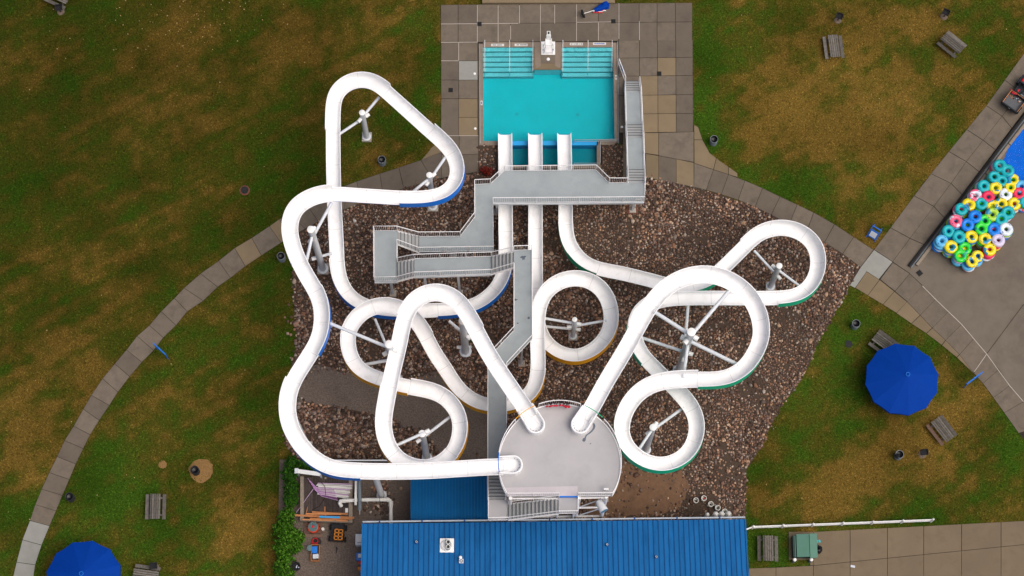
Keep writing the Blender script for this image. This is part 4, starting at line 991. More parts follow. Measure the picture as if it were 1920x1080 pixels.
# coloured bars across the three slide mouths
def bar(pts,mt):
    m=MB(); m.tube([P(x,y,PH)+Vector((0,0,RH)) for x,y in pts],.028,6); m.build('mouth_bar',mt,tw)
ang_of=lambda x,y: math.degrees(math.atan2(-(y-CY),x-CX))
for a0,a1,mt in [(165,190,'flume_blue'),(114,136,'flume_orange'),(46,66,'flume_green')]:
    bar([(CX+RR*math.cos(R(a)),CY-RR*.995*math.sin(R(a))) for a in np.linspace(a0,a1,7)],mt)
railing(tw,[P(1147,929.5,PH),P(1083.5,930,PH)]); railing(tw,[P(951.5,930.5,PH),P(1047.5,930,PH)])
q=[P(x,y,PH) for x,y in [(946,914.5),(1083,911.5),(1083,930),(953,930.5)]]; m=MB(); m.prism([v.xy[:] for v in q],PH-.01,PH+.012); m.build('rubber_mat','mat_lilac',tw)
q=[P(x,y,PH) for x,y in [(1048,930),(1083,930),(1083,932.2),(1048,932.2)]]; m=MB(); m.prism([v.xy[:] for v in q],PH-.2,PH+.016); m.build('step_edge','flume_blue',tw)
SPILL=[(1111,793),(1115,794),(1116.5,799),(1115,804),(1111,809),(1106,813),(1101,816.5),(1099,820),(1098,826),(1095,829),(1091.5,826),(1093,822),(1096,820.5),(1098,815.5),(1102,813),(1107,808.5),(1110.5,804.5),(1112,799)]
m=MB(); q=[P(x,y,PH+.004) for x,y in SPILL]; m.add(q[::-1],[list(range(len(q)))]); m.build('wet_patch','wet_stain',tw); stain(tw,1107,832,PH,.06,13)
m=MB(); c=P(1136,920,PH); m.box(c+Vector((0,0,.5)),(.33,.12,.3)); m.box(c+Vector((0,0,.2)),(.06,.06,.4)); m.build('control_box','white_paint',tw)
# frame: columns, ring beams and braces
cols=[(1000,800),(1100,800),(958,880),(1146,880),(957,934),(1137,932),(1086,933)]
gcols=[]
for x,y in cols:
    t_=P(x,y,PH-.25); gcols.append(t_); m=MB(); m.cyl((t_.x,t_.y,.05),(t_.x,t_.y,PH-.2),.13,.12,12); m.build('column','rail_white',tw)
    m=MB(); m.box((t_.x,t_.y,.06),(.6,.6,.16)); m.build('footing','footing',tw)
def beam(a,b,r=.07): m=MB(); m.tube([a,b],r,4); m.build('brace','rail_white',tw)
for i,j in [(0,1),(0,2),(1,3),(2,4),(3,5),(4,6),(6,5),(0,3),(1,2)]:
    for z in (3.5,7.2,PH-.35): beam(Vector((gcols[i].x,gcols[i].y,z)),Vector((gcols[j].x,gcols[j].y,z)))
for i,j in [(4,6),(6,5),(3,5),(2,4),(1,3)]:
    for z0,z1 in ((.3,3.5),(3.5,7.2),(7.2,PH-.4)):
        beam(Vector((gcols[i].x,gcols[i].y,z0)),Vector((gcols[j].x,gcols[j].y,z1)),.05)
# radial floor beams under the rim
for a in range(0,360,30):
    p=arcw[0]; c=P(CX,CY,PH-.3); e=P(CX+RR*.93*math.cos(R(a)),min(CY-RR*.93*math.sin(R(a)),915),PH-.3); beam(c,e,.08)
# tower stairs
ts=thing('tower_stairs','two flights of grey stairs with white railings below the round platform','stairs',P(960,960))
TL=8.85; TU=11.25
steps(ts,(915,893),(946,893),(915.5,937),(948,937),TWH,TL,8)
deckpoly(ts,[(915.5,937),(953.5,937),(953.5,975),(915.5,976)],TL,'tower_grey')
steps(ts,(953.5,945.5),(953.5,974.5),(1047.5,934),(1047.5,963),TL,TU,14)
deckpoly(ts,[(1047.5,933.5),(1083,933),(1083,963),(1047.5,963)],TU,'tower_grey')
railing(ts,[P(915.5,880,TWH),P(915.5,895,TWH),P(915.8,937,TL),P(915.8,975.5,TL),P(953.5,974.5,TL),P(1047.5,963,TU),P(1083,962.5,TU),P(1083.3,935,TU)],1.1)
railing(ts,[P(953,945.5,TL),P(1047.5,934,TU)],1.1)
for (x,y,h) in [(920,944,TL),(950,944,TL),(1080,936,TU),(1048,936,TU)]:
    t_=P(x,y,h-.1); m=MB(); m.cyl((t_.x,t_.y,.05),(t_.x,t_.y,h-.1),.08,.08,8); m.build('column','rail_white',ts)
q=P(1060,967,TU); 
# loudspeaker horn / spotlight on the frame
hb=P(1128,950,PH-1.6); t=thing('spotlight','white drum spotlight hung from the tower frame','light',hb)
ax=Vector((.45,-.88,.12)).normalized(); m=MB(); m.cyl(hb-ax*.45,hb+ax*.35,.24,.32,18); m.build('housing','post_paint',t,smooth=True)
m=MB(); m.cyl(hb-ax*.455,hb-ax*.47,.20,.20,18); m.build('rear_plate','post_paint',t); m=MB(); m.cyl(hb+ax*.352,hb+ax*.37,.28,.28,18); m.build('lens','glass_blue',t)
m=MB(); m.tube([hb+Vector((-.4,0,.1)),hb+Vector((-.42,.2,.9)),hb+Vector((-.1,.4,1.3))],.03,6); m.build('bracket','steel',t)
# red life vests hung on the rail
for k,(x,y) in enumerate([(1029,757),(1037,756),(1047,756),(1053,755.5),(1061,757),(1064,759)]):
    c=P(x,y,PH+.55)+Vector((0,-.13,0)); t=thing('life_vest',['leftmost red life vest hung on the tower rail','second red life vest from the left on the tower rail','third red life vest from the left on the tower rail','third red life vest from the right on the tower rail','second red life vest from the right on the tower rail','rightmost red life vest hung on the tower rail'][k],'life vest',c,0,'life vests on the tower rail')
    for s_ in (-1,1):
        m=MB(); rr=random.Random(k*2+s_); m.box(c+Vector((s_*.11,-.02+rr.uniform(-.03,.03),-.05)),(.17,.12,.5),rz=rr.uniform(-.3,.3),rx=R(12)); m.build('front_panel','red_cloth',t,bevel=.04)
    m=MB(); m.tube([c+Vector((-.13,0,.2)),c+Vector((-.05,.14,.42)),c+Vector((.05,.14,.42)),c+Vector((.13,0,.2))],.03,5); m.build('strap','black',t)

# ---------------------------------------------------------------- pump house: blue metal roof
EH=4.2; RHH=5.5
ph=thing('pump_house','long building with ribbed bright blue metal roof below the tower','building',P(1040,1060))
NW,NE,SE,SWp=P(681,982,EH),P(1396,973.5,EH),P(1405.5,1150,RHH),P(677,1160,RHH)
NPN=75
for k in range(NPN):
    a,b_=NW.lerp(NE,k/NPN),NW.lerp(NE,(k+1)/NPN); c,d=SWp.lerp(SE,(k+1)/NPN),SWp.lerp(SE,k/NPN)
    u=(b_-a).normalized(); g=u*.012
    m=MB(); q=[a+g,b_-g,c-g,d+g]; m.prism([v.xy[:] for v in q],[v.z-.05 for v in q],[v.z+random.uniform(-.004,.004) for v in q]); pn=m.build('roof_panel','roof_blue',ph)
    m=MB(); q=[b_-u*.022,b_+u*.022,c+u*.022,c-u*.022]; m.prism([v.xy[:] for v in q],[v.z-.05 for v in q],[v.z+.045 for v in q]); m.build('seam','seam_blue',pn)
m=MB(); a,b_=NW+Vector((-.05,.10,-.1)),NE+Vector((.05,.10,-.1)); d=Vector((0,.10,0)); m.prism([a.xy[:],b_.xy[:],(b_+d).xy[:],(a+d).xy[:]],EH-.28,EH-.04,bottom=True); gt=m.build('gutter','gutter',ph)
for k in range(9):
    p=a.lerp(b_,(k+.4)/9); m=MB(); m.box((p.x,p.y+.05,EH-.03),(.10,.16,.05)); m.build('gutter_strap','seam_blue',gt)
m=MB(); q=[NW+Vector((.3,-.3,0)),NE+Vector((-.3,-.3,0)),SE+Vector((-.3,-2,0)),SWp+Vector((.3,-2,0))]; m.prism([v.xy[:] for v in q],0,[EH-.1,EH-.1,RHH-.1,RHH-.1]); m.build('wall','wall_tan',ph)
m=MB(); d=Vector((.09,0,0)); m.prism([NE.xy[:],(NE+d).xy[:],(SE+d).xy[:],SE.xy[:]],[EH-.3,EH-.3,RHH-.3,RHH-.3],[EH+.06,EH+.06,RHH+.06,RHH+.06]); m.build('rake_trim','roof_blue',ph)
m=MB(); m.prism([NW.xy[:],(NW-d).xy[:],(SWp-d).xy[:],SWp.xy[:]],[EH-.3,EH-.3,RHH-.3,RHH-.3],[EH+.06,EH+.06,RHH+.06,RHH+.06]); m.build('rake_trim','roof_blue',ph)
def roofz(y): return EH+(RHH-EH)*(y-978)/(1155-978)
# twin vent on white curb
z=roofz(1023); b=P(838,1023,z); t=thing('roof_vent','square white roof curb with two dark round vents','vent',b)
m=MB(); m.box(b+Vector((0,0,.06)),(1.0,1.0,.16)); m.build('curb','white_paint',t,bevel=.02); m=MB(); m.torus(b+Vector((-.05,0,.16)),.36,.05,24,8); m.build('ring','paper',t)
for s_ in (-1,1):
    m=MB(); m.lathe(b+Vector((.1,s_*.17,.1)),[(.17,0),(.17,.5),(.12,.5),(.12,.2),(0,.2)],16); m.build('flue','bin_grey',t,smooth=True); m=MB(); m.torus(b+Vector((.1,s_*.17,.6)),.145,.03,16,6); m.build('flue_rim','pvc',t)
for x,y,l in [(781,1017,'small dark pipe vent left of the twin vent'),(1138,1022,'small dark pipe vent right of the twin vent'),(1230,1045,'small pipe vent near the right half of the blue roof')]:
    b=P(x,y,roofz(y)); t=thing('pipe_vent',l,'vent',b,0,'pipe vents on the blue roof'); m=MB(); m.lathe(b,[(.16,0),(.13,.05),(.07,.07),(.07,.35),(.045,.35),(.045,.1),(0,.1)],12); m.build('stack','seam_blue',t,smooth=True); m=MB(); m.torus(b+Vector((0,0,.36)),.06,.015,12,5); m.build('rim','post_paint',t)
b=P(865,1050,roofz(1050)); t=thing('exhaust_hood','small white and grey exhaust hood on the blue roof','vent',b); m=MB(); m.box(b+Vector((0,-.1,.1)),(.32,.3,.3)); m.build('hood','paper',t,bevel=.02); m=MB(); m.lathe(b+Vector((-.05,.15,0)),[(.11,0),(.11,.3),(0,.34)],12); m.build('cap','white_paint',t); m=MB(); m.torus(b+Vector((0,-.1,.26)),.09,.02,12,5); m.build('fan_ring','black',t)
# lean-to roof
LZ=3.3
lt=thing('lean_to','lean-to with narrow ribbed dark blue roof left of the tower','building',P(842,950))
a,b_,c,d=P(770,893,LZ-.2),P(914,893,LZ-.2),P(914,977.5,LZ+.3),P(770,978,LZ+.3)
for k in range(24):
    u0,u1=k/24,(k+1)/24; q=[a.lerp(b_,u0),a.lerp(b_,u1),d.lerp(c,u1),d.lerp(c,u0)]; w_=(q[1]-q[0])
    m=MB(); m.prism([v.xy[:] for v in [q[0],q[1]-w_*.03,q[2]-w_*.03,q[3]]],[v.z-.04 for v in q],[v.z for v in q]); pn=m.build('roof_panel','roof_blue2',lt)
    m=MB()
    for e in (.0,.5):
        s0=w_*e; m.prism([(q[0]+s0).xy[:],(q[0]+s0+w_*.2).xy[:],(q[3]+s0+w_*.2).xy[:],(q[3]+s0).xy[:]],[q[0].z-.02]*2+[q[3].z-.02]*2,[q[0].z+.028]*2+[q[3].z+.028]*2)
    m.build('rib','roof_blue2',pn)
m=MB(); q=[a+Vector((.15,-.2,0)),b_+Vector((-.1,-.2,0)),c+Vector((-.1,.05,0)),d+Vector((.15,.05,0))]; m.prism([v.xy[:] for v in q],0,[v.z-.06 for v in q]); m.build('wall','wall_cream',lt)

# ---------------------------------------------------------------- picnic tables
def picnic():
    t=thing('picnic_table','x','picnic table')
    for k in range(5): m=MB(); m.box(((k-2)*.155,random.uniform(-.03,.03),.75),(.122,1.83,.04)); m.build('top_plank','old_wood',t,world=False)
    for s_ in (-1,1):
        m=MB(); m.box((s_*.62,random.uniform(-.02,.02),.45),(.25,1.83,.04)); m.build('seat_plank','old_wood',t,world=False)
    for y in (-.62,.62):
        m=MB(); m.box((0,y,.71),(.72,.09,.05)); m.build('top_bearer','old_wood',t,world=False)
        m=MB(); m.box((0,y,.41),(1.48,.09,.06)); m.build('seat_bearer','old_wood',t,world=False)
        for s_ in (-1,1):
            m=MB(); m.box((s_*.40,y+.07,.36),(.09,.04,.84),ry=R(s_*-27)); m.build('leg','old_wood',t,world=False)
    return t
PT=[(1561,88,R(5),'weathered grey picnic table below a charcoal grill, left of the two at upper right'),(1782,83,R(48),'weathered picnic table turned diagonally near the upper right corner'),(1655,643,R(52),'picnic table half hidden under the big blue parasol on the right'),
    (1763,804,R(35),'weathered picnic table with reddish bench below the right blue parasol'),(294,947,R(1),'picnic table on the green lawn left of the hedge'),(276,1076,R(82),'picnic table cut by the bottom edge beside the left parasol'),
    (1438,1025,R(-1),'picnic table in the grass between blue roof and green dumpster'),(112,-6,R(65),'picnic table just showing at the top left edge')]
proto=picnic()
for k,(x,y,a_,l) in enumerate(PT):
    t=proto if k==0 else copy_tree(proto); t.location=P(x,y,0)+Vector((0,-.2,0)); t.rotation_euler=(0,0,a_); tag(t,l,'picnic table','picnic tables on the lawns')
    if k==3:
        for ch in t.children:
            if ch.name.startswith('seat_plank'): ch.data=ch.data.copy(); ch.data.materials[0]=MATS['old_wood_red']; break
# ---------------------------------------------------------------- charcoal grills
def grill(x,y,rz,label,lean=0):
    b=P(x,y); t=thing('charcoal_grill',label,'grill',b,rz,'park charcoal grills on posts')
    m=MB(); m.lathe((0,0,0),[(0.3,0),(.27,.03),(.2,.035),(0,.03)],14); m.build('ash_pad','ash',t,world=False)
    m=MB(); m.cyl((0,0,0),(0,0,.75),.045,n=10); m.build('post','char',t,world=False)
    m=MB(); w_,d_,h_=.52,.40,.25; z0=.75
    m.box((0,0,z0),(w_,d_,.02)); m.box((0,d_/2,z0+h_/2),(w_,.02,h_)); m.box((-w_/2,0,z0+h_/2),(.02,d_,h_)); m.box((w_/2,0,z0+h_/2),(.02,d_,h_)); m.build('firebox','char',t,world=False)
    m=MB()
    for k in range(9): m.cyl((-.24+.06*k,-.19,z0+.2),(-.24+.06*k,.19,z0+.2),.008,n=5)
    m.cyl((-.25,-.19,z0+.2),(.25,-.19,z0+.2),.012,n=5); m.build('grate','black',t,world=False)
    for s_ in (-1,1): m=MB(); m.tube([(s_*.2,-.19,z0+.2),(s_*.2,-.34,z0+.22)],.015,6); m.build('handle','char',t,world=False)
grill(1571,38,R(-20),'black charcoal grill above the left of the two upper right picnic tables'); grill(1770,31,R(-28),'black charcoal grill above the diagonal picnic table at upper right'); grill(114,22,R(4),'black charcoal grill at the top left corner'); grill(1729,852,R(5),'black charcoal grill on an ash pad below the reddish picnic table'); grill(291,1064,R(5),'black charcoal grill behind the picnic table at the bottom left')
# ---------------------------------------------------------------- litter bins
def bin_(x,y,label,dark=False,spill=None):
    b=P(x,y); t=thing('litter_bin',label,'bin',b,0,'barrel litter bins'); r=.29
    m=MB(); m.lathe((0,0,0),[(r*.92,0),(r,.02),(r,.3),(r*1.04,.31),(r*1.04,.34),(r,.35),(r,.6),(r*1.04,.61),(r*1.04,.64),(r,.65),(r,.88),(r-.03,.88),(r-.03,.1),(0,.1)],20); m.build('barrel','bin_grey' if not dark else 'char',t,world=False,smooth=True)
    m=MB(); m.torus((0,0,.885),r,.018,20,6); m.build('rim','post_dull' if not dark else 'char',t,world=False)
    m=MB(); m.lathe((0,0,.45),[(r+.015,.45),(r-.035,.44),(r-.05,.1),(0,.02)],16); m.build('bag','bag_black',t,world=False,smooth=True)
    if spill: m=MB(); rr=random.Random(3); m.lathe((spill[0],spill[1],.80),[(0.0,.2),(.15,.14),(.2,0),(.12,-.12),(0,-.15)][::-1],10); m.v=[v+Vector((rr.uniform(-.03,.03),rr.uniform(-.03,.03),rr.uniform(-.03,.03))) for v in m.v]; m.build('bag_flap','bag_black',t,world=False)
bin_(1337,268,'grey barrel bin on the grass right of the pool terrace'); bin_(717,306,'grey barrel bin inside the upper blue slide loop'); bin_(529,486,'barrel bin beside the path under the left blue slide bend'); bin_(1602,612,'upright barrel bin above the right blue parasol'); bin_(1683,856,'barrel bin with black bag bulging out below the right parasol',spill=(-.16,-.12)); bin_(134,935,'black barrel bin on the grass beside the left path',True)
# fire pit ring, pipe cover, ash heap
b=P(459,357); t=thing('fire_ring','rusty round fire ring sunk in the left lawn','fire pit',b); m=MB(); m.lathe(b,[(.40,0),(.40,.02),(.28,.03)],20); m.build('bare_earth','brick_red',t); m=MB(); m.lathe(b,[(.28,0),(.28,.12),(.24,.12),(.24,.03),(0,.025)],20); m.build('ring','char',t,smooth=True)
def blob_patch(x,y,r,material,name,label,cat):
    c=P(x,y,.018); rr=random.Random(int(x)); pts=[]
    for k in range(28):
        a=2*math.pi*k/28; q=r*(1+.04*math.sin(3*a+x)+rr.uniform(-.05,.05)); pts.append(c+Vector((math.cos(a)*q,math.sin(a)*q,0)))
    m=MB(); m.add(pts+[c+Vector((0,0,.03))],[[k,(k+1)%28,28] for k in range(28)]); o=m.build(name,material,origin=c,smooth=True); tag(o,label,cat); return o
blob_patch(377,882,.88,'dry_patch','dry_grass_patch','round patch of dead tan grass round a black barrel','dry grass'); bin_(368,885,'black barrel bin in the round patch of dead grass',True)
blob_patch(305,871,.3,'dry_patch','dry_grass_patch','small tan patch of dead grass left of the black barrel','dry grass')
o=blob_patch(1591,645,.28,'char','ash_heap','dark heap of ash on the grass above the right parasol','ash heap')

# ---------------------------------------------------------------- parasols
def parasol(x,y,r,label,rot=0,lean=(0,0)):
    b=P(x,y,2.0); b=Vector((b.x,b.y,0)); t=thing('parasol',label,'parasol',b,0,'large blue parasols on the lawn'); n=12; e0=2.0; top=2.95
    ap=Vector((lean[0],lean[1],top))
    for k in range(n):
        a0,a1=rot+2*math.pi*k/n,rot+2*math.pi*(k+1)/n; m=MB(); rows=[]; 
        for j in range(7):
            u=j/6; z=top-(top-e0)*(u**1.12); row_=[]
            for i in range(5):
                f_=i/4; a=a0+(a1-a0)*f_; chord=1+u*u*.8*(math.cos((a1-a0)/2)/math.cos(a-(a0+a1)/2)-1); sag=-.015*math.sin(math.pi*f_)*u; scal=1-.02*math.sin(math.pi*f_)*u
                row_.append(Vector((math.cos(a)*r*u*chord*scal+lean[0]*(1-u),math.sin(a)*r*u*chord*scal+lean[1]*(1-u),z+sag)))
            rows.append(row_)
        rows.append([v+Vector((0,0,-.22)) for v in rows[-1]])
        vs=[v for q in rows for v in q]; fs=[]
        for j in range(len(rows)-1):
            for i in range(4): fs.append([j*5+i,(j+1)*5+i,(j+1)*5+i+1,j*5+i+1])
        m.add(vs,fs); m.build('canopy_panel','umbrella_blue',t,world=False,smooth=True)
        m=MB(); m.tube([ap+Vector((0,0,-.05)),Vector((math.cos(a0)*r*.98,math.sin(a0)*r*.98,e0-.04))],.015,4); m.build('rib','steel',t,world=False)
    m=MB(); m.cyl((0,0,0),(lean[0],lean[1],top+.05),.05,n=10); m.build('pole','steel',t,world=False)
    m=MB(); m.torus(ap+Vector((0,0,.03)),.14,.025,18,6); m.build('finial_ring','blue_plastic',t,world=False); m=MB(); m.lathe(ap+Vector((0,0,0)),[(.13,0),(.10,.05),(0,.07)],14); m.build('finial','umbrella_blue',t,world=False)
    m=MB(); m.lathe((0,0,0),[(.45,0),(.45,.08),(.1,.12)],18); m.build('base','concrete',t,world=False)
parasol(1691,711,2.72,'big blue parasol on the lawn beside the right plaza',R(8),(.28,.15)); parasol(157,1084,2.72,'blue parasol cut by the bottom left edge',R(20),(0,.2))

# ---------------------------------------------------------------- blue sign boards seen edge-on and the easel
def sign(x0,y0,x1,y1,label):
    a,b_=P(x0,y0,1.2),P(x1,y1,1.2); c=(a+b_)/2; d=(b_-a); rz=math.atan2(d.y,d.x); L=d.length; t=thing('sign_board',label,'sign',(c.x,c.y,0),rz,'blue sign boards beside the paths')
    m=MB(); m.box((0,0,1.2),(L,.05,.75)); m.build('board','sign_blue',t,world=False); m=MB(); m.box((0,0,1.6),(L+.04,.08,.05)); m.build('top_rail','sign_blue',t,world=False)
    for s_ in (-1,1): m=MB(); m.box((s_*L*.42,0,.8),(.07,.07,1.6)); m.build('post','sign_blue',t,world=False)
    m=MB(); m.box((0,0,1.65),(.12,.1,.06)); m.build('clip','blue_plastic',t,world=False)
sign(289,646,312,667,'blue sign board beside the curving left path'); sign(1811,722,1840,700,'blue sign board on the plaza edge right of the parasol')
b=P(1637,441); t=thing('easel_sign','blue folding easel sign with a white panel beside the path junction','sign',b,R(-33))
for s_ in (-1,1): m=MB(); m.box((s_*.36,-.05,.55),(.06,.06,1.25),rx=R(-32)); m.build('front_leg','sign_blue',t,world=False); m=MB(); m.box((s_*.3,.62,.52),(.05,.05,1.1),rx=R(24)); m.build('rear_leg','sign_blue',t,world=False)
m=MB(); m.box((0,-.12,.52),(.62,.04,.75),rx=R(-32)); m.build('board','sign_blue',t,world=False); m=MB(); m.box((0,-.155,.56),(.52,.02,.5),rx=R(-32)); m.build('notice','paper',t,world=False); m=MB(); m.box((0,.27,1.05),(.8,.07,.07)); m.build('top_rail','sign_blue',t,world=False)

# ---------------------------------------------------------------- toppled parasol on the terrace
b=P(1093,29,.07); t=thing('toppled_parasol','folded blue red and white parasol lying on its side on the terrace','parasol',b)
m=MB(); ax=Vector((.93,.36,.03)).normalized(); m.cyl(b+Vector((0,0,.33))-ax*.05,b+Vector((0,0,.33))+ax*.05,.34,.34,20); m.build('base_disc','black',t)
p0=b+Vector((0,0,.33)); p1=P(1136,12,.3); m=MB(); m.cyl(p0,p1,.025,n=8); m.build('pole','white_paint',t)
dd=(p1-p0).normalized(); sd_=Vector((-dd.y,dd.x,0))
for k,(mt,o0,wd,s0,s1) in enumerate([('umbrella_blue',.06,.26,.50,1.16),('umbrella_blue',.30,.24,.66,1.30),('white_paint',-.02,.10,.45,1.0),('red',-.14,.09,.42,.9),('white_paint',-.20,.07,.5,.95),('red',-.26,.06,.48,.8),('umbrella_blue',-.10,.10,.85,1.15)]):
    pts=[]; Lp=(p1-p0).length
    for j in range(7):
        u=s0+(s1-s0)*j/6; pts.append(p0+dd*Lp*u+sd_*(o0*(.35+.9*(u-s0)/(s1-s0)))+Vector((0,0,-.12+.06*math.sin(j*2+k)-.02*k)))
    m=MB(); m.tube(pts,[wd*.33+wd*.66*math.sin(math.pi*(.15+.8*j/6))*(.85+.15*math.sin(j*3)) for j in range(7)],8); m.build('canopy_fold',mt,t,smooth=True)

# ---------------------------------------------------------------- rail + timber beside the tube store
t=thing('rubber_rail','long black rubber edged rail beside the tube store','rail',P(1705,500))
a,b_=P(1704,499,.2),P(1965,158,.2); d=(b_-a).normalized(); nn=Vector((-d.y,d.x,0)); L=(b_-a).length
m=MB(); m.tube([a,b_],.09,6); m.build('bumper','rubber',t); m=MB(); m.tube([a+nn*-.2+Vector((0,0,-.02)),b_+nn*-.2+Vector((0,0,-.02))],.05,6); m.build('pipe','bin_grey',t)
for k in range(12):
    p=a.lerp(b_,(k+.1)/12); m=MB(); m.box((p.x,p.y,.12),(.1,.1,.24),rz=.6); m.build('bracket','black',t)
a2=P(1716,497,.1)+nn*-.1; b2_=P(1975,160,.1)+nn*-.1
for k in range(6):
    p,q=a2.lerp(b2_,k/6+.002),a2.lerp(b2_,(k+1)/6-.002); c=(p+q)/2; m=MB(); m.box((c.x,c.y,.16),((q-p).length,.22,.2),rz=math.atan2(d.y,d.x)); o=m.build('timber_beam','beam_wood',origin=(c.x,c.y,.06),bevel=.015)
    tag(o,'timber kerb beam beside the black rail, number %s from the near end'%['one','two','three','four','five','six'][k],'beam','timber beams along the rail')
# blue shallow pool at the right edge
BP=[(1893,272),(1936,216),(2060,60),(2060,420),(1925,352),(1905,345),(1878,310)]
m=MB(); q=pp(BP,.062); m.prism([v.xy[:] for v in q],.03,.066); o=m.build('blue_pool_floor','blue_floor'); tag(o,'blue painted floor of the shallow pool at the right edge',kind='structure')
m=MB(); q=pp(BP,.09); n_=len(q); aa=sum(q[i].x*q[(i+1)%n_].y-q[(i+1)%n_].x*q[i].y for i in range(n_)); m.add(q if aa>0 else q[::-1],[list(range(n_))]); o=m.build('shallow_water','water_blue'); tag(o,'thin sheet of clear water over the blue pool floor',kind='structure')

# ---------------------------------------------------------------- inner tubes: every tube of every stack
def tube_single(color):
    me_=MB(); me_.torus((0,0,0),.30,.165,26,12,sz=.85); return me_
S_ME={}; D_ME={}; HND={}
def tube_mesh(kind,color):
    key=(kind,color)
    if key in S_ME: return S_ME[key]
    m=MB()
    if kind=='S': m.torus((0,0,0),.31,.185,26,12,sz=.78)
    else: 
        for q_ in (1,-1):
            m.torus((.32*q_,0,0),.305,.165,24,12,sz=.86)
            m.lathe((0,.21*q_,0),[(0,-.14),(.13,-.11),(.18,0),(.13,.11),(0,.14)],12)
    me=bpy.data.meshes.new('inner_tube'); me.from_pydata([tuple(v) for v in m.v],[],m.f); me.polygons.foreach_set('use_smooth',[True]*len(me.polygons)); me.materials.append(MATS['tube_'+color]); S_ME[key]=me; return me
m=MB(); m.box((0,0,0),(.11,.035,.02)); hme=bpy.data.meshes.new('handle'); hme.from_pydata([tuple(v) for v in m.v],[],m.f); hme.materials.append(MATS['tube_handle'])
ZT=lambda x,y:(1690+x/4.322,270+y/4.322)
TUB=[('D','teal',830,195,-38),('D','teal',785,282,-29),('D','yellow',896,320,67),('S','teal',670,340,0),('S','yellow',765,355,0),('S','white',847,407,0),('S','red',955,400,0),('S','pink',603,418,0),('S','red',705,428,0),('S','yellow',547,490,0),('S','teal',650,482,0),('D','yellow',775,495,16),('S','yellow',917,483,0),('S','teal',487,527,0),('S','blue',600,588,0),('S','lime',737,570,0),('D','teal',838,580,41),('S','pink',443,623,0),('S','blue',537,655,0),('D','green',663,654,63),('S','blue',752,690,0),('S','white',850,690,0),('S','teal',382,705,0),('S','teal',468,752,0),('S','yellow',567,750,0),('S','yellow',678,768,0),('S','lilac',787,778,0),('S','sky',328,785,0),('S','yellow',403,832,0),('D','green',497,875,58),('S','yellow',717,853,0),('D','yellow',596,930,44),('S','sky',975,345,0),('S','teal',1010,470,0)]
ORD=['first','second','third','fourth','fifth','sixth','seventh','eighth','ninth','tenth']
names={'S':'single','D':'double'}
# rows counted from the lower left end of the store, places counted from the rail
ang38=R(53); rows_={}
for i,(k,c,x,y,a_) in enumerate(TUB):
    along_=(x*math.cos(R(53))-y*math.sin(R(53))); across=(x*math.sin(R(53))+y*math.cos(R(53))); rows_[i]=(along_,across)
order=sorted(rows_,key=lambda i:rows_[i][0]); rowid={}; r_=0; lasta=None
for i in order:
    if lasta is None or rows_[i][0]-lasta>95: 
        r_+= 0 if lasta is None else 1; lasta=rows_[i][0]
    rowid[i]=r_
place={}
for r__ in set(rowid.values()):
    for j,i in enumerate(sorted([i for i in rowid if rowid[i]==r__],key=lambda i:rows_[i][1])): place[i]=j
pal=list(TUBES)
for i,(k,c,x,y,a_) in enumerate(TUB):
    rr=random.Random(i*7+3); nh=5 if y>560 else 4
    topz=.06+.14+.285*(nh-1); p=P(*ZT(x,y),topz+.05)
    where='%s stack from rail, %s row'%(ORD[place[i]],ORD[min(rowid[i],9)])
    for l in range(nh):
        top=l==nh-1; col=c if top else rr.choice(pal); kk=k if (top or rr.random()<.8) else 'S'
        o=bpy.data.objects.new('inner_tube',tube_mesh(kk,col)); C.objects.link(o)
        jx,jy=(0,0) if top else (rr.uniform(-.09,.09),rr.uniform(-.10,.06)); o.location=(p.x+jx,p.y+jy,.06+.14+.285*l); o.rotation_euler=(rr.uniform(-.09,.09),rr.uniform(-.09,.09),R(a_)+(0 if top else rr.uniform(-.3,.3))); sc_=rr.uniform(1.0,1.12); o.scale=(sc_,sc_,sc_)
        pos='topping' if top else ('lowest in' if l==0 else '%s from top in'%ORD[nh-1-l])
        tag(o,'%s %s inner tube %s %s'%({'sky':'light blue','lime':'lime green'}.get(col,col),names[kk],pos,where),'inner tube','inner tubes stacked on the plaza')
        if top:
            for q in range(2 if k=='S' else 4):
                h=bpy.data.objects.new('handle',hme); C.objects.link(h); h.parent=o
                a=(math.pi*q+rr.uniform(.3,1.2)) if k=='S' else R([70,110,250,290][q]); cxo=0 if k=='S' else (.36 if q in (0,3) else -.36); rad=.36 if k=='S' else .36
                h.location=(cxo+math.cos(a)*rad,math.sin(a)*rad,.135); h.rotation_euler=(0,0,a+math.pi/2)
# ---------------------------------------------------------------- utility vehicle at the right edge
b=P(1908,183); t=thing('utility_vehicle','small red and black utility vehicle with open cargo bed at the right edge','vehicle',b,R(-38))
# local +y forward (up right), bed behind
bx=lambda name,c,s,mt,bev=.03,par=None:(lambda m:m.build(name,mt,par or t,world=False,bevel=bev))(MB().box(c,s))
bx('chassis',(0,0,.42),(1.15,2.7,.18),'utv_dark')
bx('bed_floor',(0,-.85,.70),(1.30,1.12,.05),'bed_liner'); 
for s_ in (-1,1): bx('bed_side',(s_*.66,-.85,.86),(.05,1.16,.34),'utv_dark',.01); bx('bed_rim',(s_*.67,-.85,1.04),(.045,1.18,.03),'fresh_wood',.005)
bx('bed_front',(0,-.27,.90),(1.30,.05,.42),'utv_dark',.01); bx('bed_rim',(0,-.27,1.12),(1.36,.045,.03),'fresh_wood',.005); bx('tailgate',(0,-1.44,.80),(1.34,.10,.36),'utv_dark',.02); bx('tail_latch',(0,-1.50,.84),(.16,.03,.05),'steel',.005)
bx('hood',(0,1.25,.80),(1.1,.75,.36),'red',.12); bx('dash',(0,.78,.95),(1.15,.16,.3),'utv_dark',.05)
